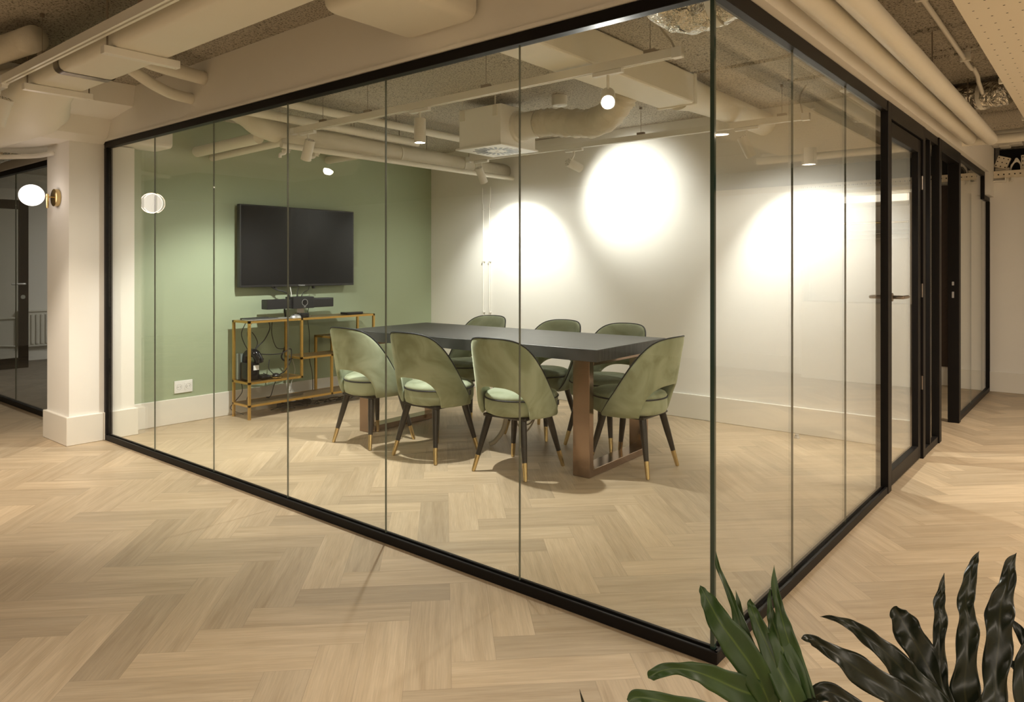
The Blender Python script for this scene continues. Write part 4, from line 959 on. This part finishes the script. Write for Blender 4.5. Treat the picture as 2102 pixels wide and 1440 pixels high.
def make_chair(label):
    t = thing('dining_chair', label, 'chair', group='green velvet chairs around the table')
    cols = [-110, -107, -103, -98, -93, -87, -80, -72, -64, -58, -54, -51.5, -50.5, -50, -49.2, -48, -46, -43, -39, -34, -28, -21, -14, -7]
    cols = cols+[0]+[-c for c in reversed(cols)]
    NR = 14; bm = B(); grid_o, grid_i = [], []
    for a in cols:
        ph = math.radians(a); zb, zt_ = Zbot(a), max(Htop_s(a), Zbot(a)+.01); co, ci = [], []
        for r in range(NR+1):
            s = r/NR; z = zb+(zt_-zb)*s
            edge = min(1, min(s, 1-s)*NR/1.6)
            puff = .0035*(1-edge)
            th = .034*(.55+.45*edge)
            co.append(bm.verts.new(shell_pt(ph, z, puff))); ci.append(bm.verts.new(shell_pt(ph, z, puff+th)))
        grid_o.append(co); grid_i.append(ci)
    n = len(cols)
    for i in range(n-1):
        for r in range(NR):
            bm.faces.new((grid_o[i][r], grid_o[i+1][r], grid_o[i+1][r+1], grid_o[i][r+1]))
            bm.faces.new((grid_i[i][r], grid_i[i][r+1], grid_i[i+1][r+1], grid_i[i+1][r]))
        bm.faces.new((grid_o[i][0], grid_i[i][0], grid_i[i+1][0], grid_o[i+1][0]))
        bm.faces.new((grid_o[i][NR], grid_o[i+1][NR], grid_i[i+1][NR], grid_i[i][NR]))
    for i in (0, n-1):
        for r in range(NR): bm.faces.new((grid_o[i][r], grid_o[i][r+1], grid_i[i][r+1], grid_i[i][r]))
    sh = obj('backrest', bm, 'velvet', t, world=False, smooth=True)
    sd = sh.modifiers.new('soften', 'SUBSURF'); sd.levels = 1; sd.render_levels = 1
    # piping along the shell edge
    path = []
    for k in range(-60, 61):
        a = 109.5*k/60; ph = math.radians(a); path.append(shell_pt(ph, Htop_s(a)+.001, .007))
    bm = B(); tube(bm, path, .0040, 8); p_ = obj('piping', bm, 'piping', sh, smooth=True)
    p_['label'] = 'black edge piping'
    # small sewn tag
    a = 99; q0 = shell_pt(math.radians(a), .44, -.002); bm = B(); box(bm, q0.x-.002, q0.x+.003, q0.y-.002, q0.y+.014, .415, .445); obj('fabric_tag', bm, 'keys', sh)
    # seat
    bm = B(); lathe(bm, [(.10, .352), (.195, .352), (.215, .362), (.222, .385), (.222, .435), (.218, .450)], 48, c=(0, .030, 0), sy=1.09)
    st = obj('seat', bm, 'velvet', t, world=False, auto=50)
    bm = B(); lathe(bm, [(.14, .450), (.216, .4505), (.221, .458), (.212, .474), (.185, .486), (.12, .492), (.05, .494)], 48, c=(0, .030, 0), sy=1.09); obj('cushion', bm, 'velvet', st, smooth=True)
    bm = B(); tube(bm, [Vector((.2225*math.cos(2*PI*k/64), .030+.2425*math.sin(2*PI*k/64), .451)) for k in range(64)], .0042, 8, closed=True); obj('piping', bm, 'piping', st, smooth=True)['label'] = 'black seam piping'
    bm = B(); box(bm, -.16, .16, -.16, .16, .335, .353, .006, 1); obj('seat_frame', bm, 'legblack', t, world=False)
    for sx in (-1, 1):
        for sy in (-1, 1):
            a_ = Vector((.125*sx, .135*sy, .345)); b__ = Vector((.193*sx, .207*sy, .006)); m_ = a_.lerp(b__, .72)
            bm = B(); tube(bm, [a_, a_.lerp(b__, .36), m_], [.0225, .020, .0148], 16)
            lg = obj('leg', bm, 'legblack', t, world=False, auto=60)
            bm = B(); tube(bm, [m_, b__], [.0152, .0120], 16); tube(bm, [b__, Vector((b__.x+.001*sx, b__.y+.001*sy, .001))], .010, 12)
            c_ = obj('foot_cap', bm, 'brass', lg, auto=60); c_['label'] = 'brass leg tip'
    return t
chair0 = make_chair('sage velvet chair with its back to the long glass, second from the shelf unit')
def dup(root, loc, rz, label):
    r = root.copy(); COL.objects.link(r); r.location = loc; r.rotation_euler = (0, 0, rz); r['label'] = label
    for ch in list(root.children):
        c = ch.copy(); COL.objects.link(c); c.parent = r
        for g in ch.children:
            d = g.copy(); COL.objects.link(d); d.parent = c
    return r
chairs = [(-3.115, 1.205, 2, 'sage velvet chair with its back to the long glass, nearest the gold shelf unit'),
          (-1.860, 1.310, 4, 'sage velvet chair with its back to the long glass, nearest the glass corner'),
          (-1.335, 1.795, 91, 'sage velvet chair alone at the end of the table facing the television'),
          (-3.10, 2.200, 181, 'sage velvet chair on the white wall side of the table, nearest the conduits'),
          (-2.335, 2.175, 180, 'sage velvet chair in the middle of the row along the white wall side'),
          (-1.785, 2.180, 178, 'sage velvet chair on the white wall side of the table, nearest the door')]
for x, y, r, lab in chairs: dup(chair0, (x, y, 0), math.radians(r), lab)
chair0.location = (-2.510, 1.235, 0); chair0.rotation_euler = (0, 0, math.radians(1.5))

# door stop
DS = thing('door_stop', 'small steel door stop on the floor near the back wall', 'door stop', (-.86, 3.3, 0))
bm = B(); lathe(bm, [(.022, 0), (.022, .008), (.014, .020), (.013, .030)], 20, (-.80, 3.22, .001)); obj('knob', bm, 'alu', DS, auto=40)
bm = B(); lathe(bm, [(.0145, .012), (.0155, .016), (.0145, .022)], 20, (-.80, 3.22, .0)); obj('rubber_ring', bm, 'rubber', DS)

# ------------------------------------------------------------------ plant in the foreground
def P3d(px, py, D): return CAM+FW*D+RT*((px-1051)/1490.56*D)+Vector((0, 0, (547-py)/1490.56*D))
def lobe(bm, pts, uvl, wavy=.0, fold=.25, amp=.004, seed=0):
    """pts: (px, py, depth, width_px) from base to tip; a folded, wavy ribbon of leaf with real thickness"""
    C = smoothpts([P3d(a, b, d) for a, b, d, w in pts], 8)
    Wd = []
    for i in range(len(pts)-1):
        for k in range(8):
            t = k/8; t2 = t*t*(3-2*t); Wd.append((pts[i][3]*(1-t2)+pts[i+1][3]*t2)*pts[i][2]/1490.56)
    Wd.append(pts[-1][3]*pts[-1][2]/1490.56)
    NC = 8; rows = []
    for i, c in enumerate(C):
        tan = (C[min(i+1, len(C)-1)]-C[max(i-1, 0)]).normalized()
        view = (c-CAM).normalized(); side = tan.cross(view).normalized(); nrm = side.cross(tan).normalized()
        row = []; te = min(1, (len(C)-1-i)/10)
        for k in range(NC+1):
            s = k/NC*2-1; hw = Wd[i]/2*(1+wavy*te*math.sin(i*.38+seed+(1.7 if s > 0 else 0)))
            p = c+side*(s*hw)+nrm*(-fold*abs(s)*hw+amp*te*math.sin(i*.38+seed+s*1.5)*abs(s))
            row.append((bm.verts.new(p), bm.verts.new(p+nrm*.0012), s, i))
        rows.append(row)
    for A, Cc in zip(rows, rows[1:]):
        for k in range(NC):
            for q in (0, 1):
                vs = (A[k], A[k+1], Cc[k+1], Cc[k]); 
                if q: vs = tuple(reversed(vs))
                f = bm.faces.new([v[q] for v in vs])
                for lp, v in zip(f.loops, vs): lp[uvl].uv = (v[3]*.05, v[2])
        for k in (0, NC):
            f = bm.faces.new((A[k][0], A[k][1], Cc[k][1], Cc[k][0]))
            for lp in f.loops: lp[uvl].uv = (0, 1)
def leaf(parent, lobes, m, label, off, sc, ox, oy, depth=1.0, **kw):
    bm = B(); uvl = bm.loops.layers.uv.new('UVMap')
    for j, lb in enumerate(lobes):
        pts = [(ox+a/sc, oy+b/sc, d, w/sc) for a, b, d, w in lb]
        lobe(bm, pts, uvl, seed=j*1.7+off, **kw)
    o = obj('leaf', bm, m, parent, smooth=True); o['label'] = label; return o
pot = P3d(1720, 1500, .95)
PLT = thing('potted_plant', 'foreground plant with deeply lobed glossy leaves beside the glass corner', 'plant', (pot.x, pot.y, 0))
bm = B(); lathe(bm, [(.10, .001), (.12, .01), (.145, .30), (.155, .33), (.145, .335), (.135, .29)], 40, (pot.x, pot.y, 0)); obj('pot', bm, 'potmat', PLT, auto=40)
bm = B(); lathe(bm, [(.132, .27), (.132, .285)], 32, (pot.x, pot.y, 0)); obj('soil', bm, 'soil', PLT)
leaf(PLT, [
    [(1450, 1560, 1.0, 120), (1350, 1330, 1.01, 150), (1240, 1060, 1.02, 150), (1140, 780, 1.04, 120), (1070, 560, 1.06, 62), (985, 350, 1.08, 44), (930, 220, 1.09, 40), (915, 90, 1.10, 2)],
    [(1440, 1560, 1.0, 120), (1270, 1180, 1.0, 260), (1100, 930, 1.01, 270), (960, 740, 1.02, 215), (860, 560, 1.04, 150), (800, 450, 1.05, 70), (772, 395, 1.055, 2)],
    [(1420, 1560, 1.0, 90), (1350, 1420, 1.0, 240), (1120, 1330, .99, 270), (900, 1230, .985, 210), (720, 1165, .98, 150), (560, 1140, .98, 95), (430, 1160, .98, 110), (340, 1200, .98, 90), (308, 1225, .98, 10)],
    [(1300, 1150, 1.03, 60), (1180, 860, 1.05, 60), (1140, 680, 1.06, 55), (1118, 560, 1.07, 42), (1092, 440, 1.08, 2)],
    [(1000, 1620, .97, 160), (760, 1500, .96, 150), (520, 1450, .955, 130), (330, 1410, .95, 130), (200, 1400, .95, 130), (130, 1440, .95, 50)],
], 'leafA', 'mid green lobed leaf', 0, 4.364, 1260, 1110, wavy=.03, fold=.30, amp=.003)
leaf(PLT, [
    [(1700, 1600, .97, 200), (1570, 1330, .98, 230), (1440, 1080, 1.0, 190), (1330, 830, 1.02, 140), (1260, 660, 1.03, 95), (1228, 570, 1.04, 66), (1222, 520, 1.04, 6)],
    [(1720, 1600, .97, 200), (1600, 1200, .99, 230), (1480, 880, 1.01, 170), (1420, 700, 1.03, 85), (1395, 560, 1.04, 42), (1400, 430, 1.05, 12)],
    [(1780, 1600, .97, 120), (1700, 1300, .98, 150), (1600, 1000, 1.0, 160), (1530, 780, 1.01, 130), (1480, 580, 1.03, 80), (1440, 400, 1.04, 60), (1436, 215, 1.05, 2)],
], 'leafA', 'mid green leaf with three upright lobes', 2, 4.364, 1260, 1110, wavy=.03, fold=.25, amp=.003)
leaf(PLT, [
    [(1300, 1600, .95, 160), (1050, 1440, .96, 230), (850, 1300, .97, 250), (620, 1150, .98, 230), (420, 1010, .99, 150), (250, 905, 1.0, 90), (150, 870, 1.0, 60), (110, 870, 1.0, 10)],
    [(1480, 1600, .96, 120), (1260, 1370, .98, 190), (1060, 1190, 1.0, 220), (900, 1030, 1.01, 190), (740, 880, 1.02, 150), (560, 760, 1.03, 95), (400, 690, 1.04, 45), (275, 675, 1.05, 2)],
    [(1500, 1600, .97, 100), (1350, 1330, 1.0, 110), (1220, 1080, 1.02, 220), (1120, 900, 1.03, 260), (1045, 770, 1.04, 225), (978, 650, 1.05, 165), (950, 585, 1.05, 30)],
    [(1480, 1600, .97, 150), (1370, 1280, 1.01, 110), (1345, 1080, 1.02, 115), (1345, 860, 1.03, 95), (1355, 680, 1.04, 108), (1345, 560, 1.05, 95), (1365, 420, 1.06, 52), (1388, 285, 1.07, 4)],
    [(1620, 1600, .97, 300), (1570, 1330, 1.0, 230), (1590, 1050, 1.01, 170), (1600, 820, 1.02, 165), (1595, 650, 1.03, 140), (1580, 520, 1.04, 125), (1618, 350, 1.05, 115), (1655, 190, 1.06, 60), (1702, 88, 1.07, 2)],
    [(1760, 1620, .96, 260), (1840, 1380, .98, 200), (1850, 1150, .99, 190), (1875, 900, 1.0, 215), (1885, 700, 1.01, 215), (1900, 540, 1.02, 190), (1960, 380, 1.03, 120), (1972, 220, 1.04, 90), (2035, 105, 1.05, 4)],
    [(700, 1560, .96, 130), (480, 1400, .97, 150), (330, 1350, .975, 150), (100, 1400, .98, 120), (-300, 1250, 1.06, 100), (-560, 1000, 1.09, 60), (-600, 930, 1.10, 10)],
], 'leafB', 'almost black glossy leaf with seven wavy lobes', 4, 4.361, 1620, 1110, wavy=.12, fold=.22, amp=.007)
leaf(PLT, [
    [(2200, 1620, .95, 200), (2110, 1400, .96, 190), (2090, 1150, .97, 130), (2130, 980, .98, 110), (2200, 860, .99, 30)],
    [(2300, 1150, 1.0, 120), (2150, 950, 1.0, 100), (2060, 800, 1.01, 80), (1990, 700, 1.02, 20)],
    [(2150, 1250, 1.0, 80), (2060, 1150, 1.0, 80), (1970, 1090, 1.01, 60), (1750, 1045, 1.02, 4)],
], 'leafB', 'dark leaf cropped by the picture edge', 6, 4.361, 1620, 1110, wavy=.08, fold=.2, amp=.004)
bm = B(); uvl = bm.loops.layers.uv.new('UVMap'); lobe(bm, [(1215, 1480, 1.0, 9), (1200, 1450, 1.0, 7), (1190, 1415, 1.0, 1)], uvl)
obj('leaf', bm, 'leafB', PLT, smooth=True)['label'] = 'small dark leaf tip at the bottom edge'
for a, b, d in ((1590, 1500, 1.0), (1655, 1500, .97), (1960, 1490, .965), (2115, 1490, .955), (1217, 1485, 1.0)):
    e = P3d(a, b, d); bm = B()
    tube(bm, smoothpts([(pot.x, pot.y, .275), (pot.x*.8+e.x*.2, pot.y*.8+e.y*.2, .40), (pot.x*.3+e.x*.7, pot.y*.3+e.y*.7, e.z-.06), tuple(e)], 5), .006, 10)
    obj('petiole', bm, 'petiole', PLT, smooth=True)
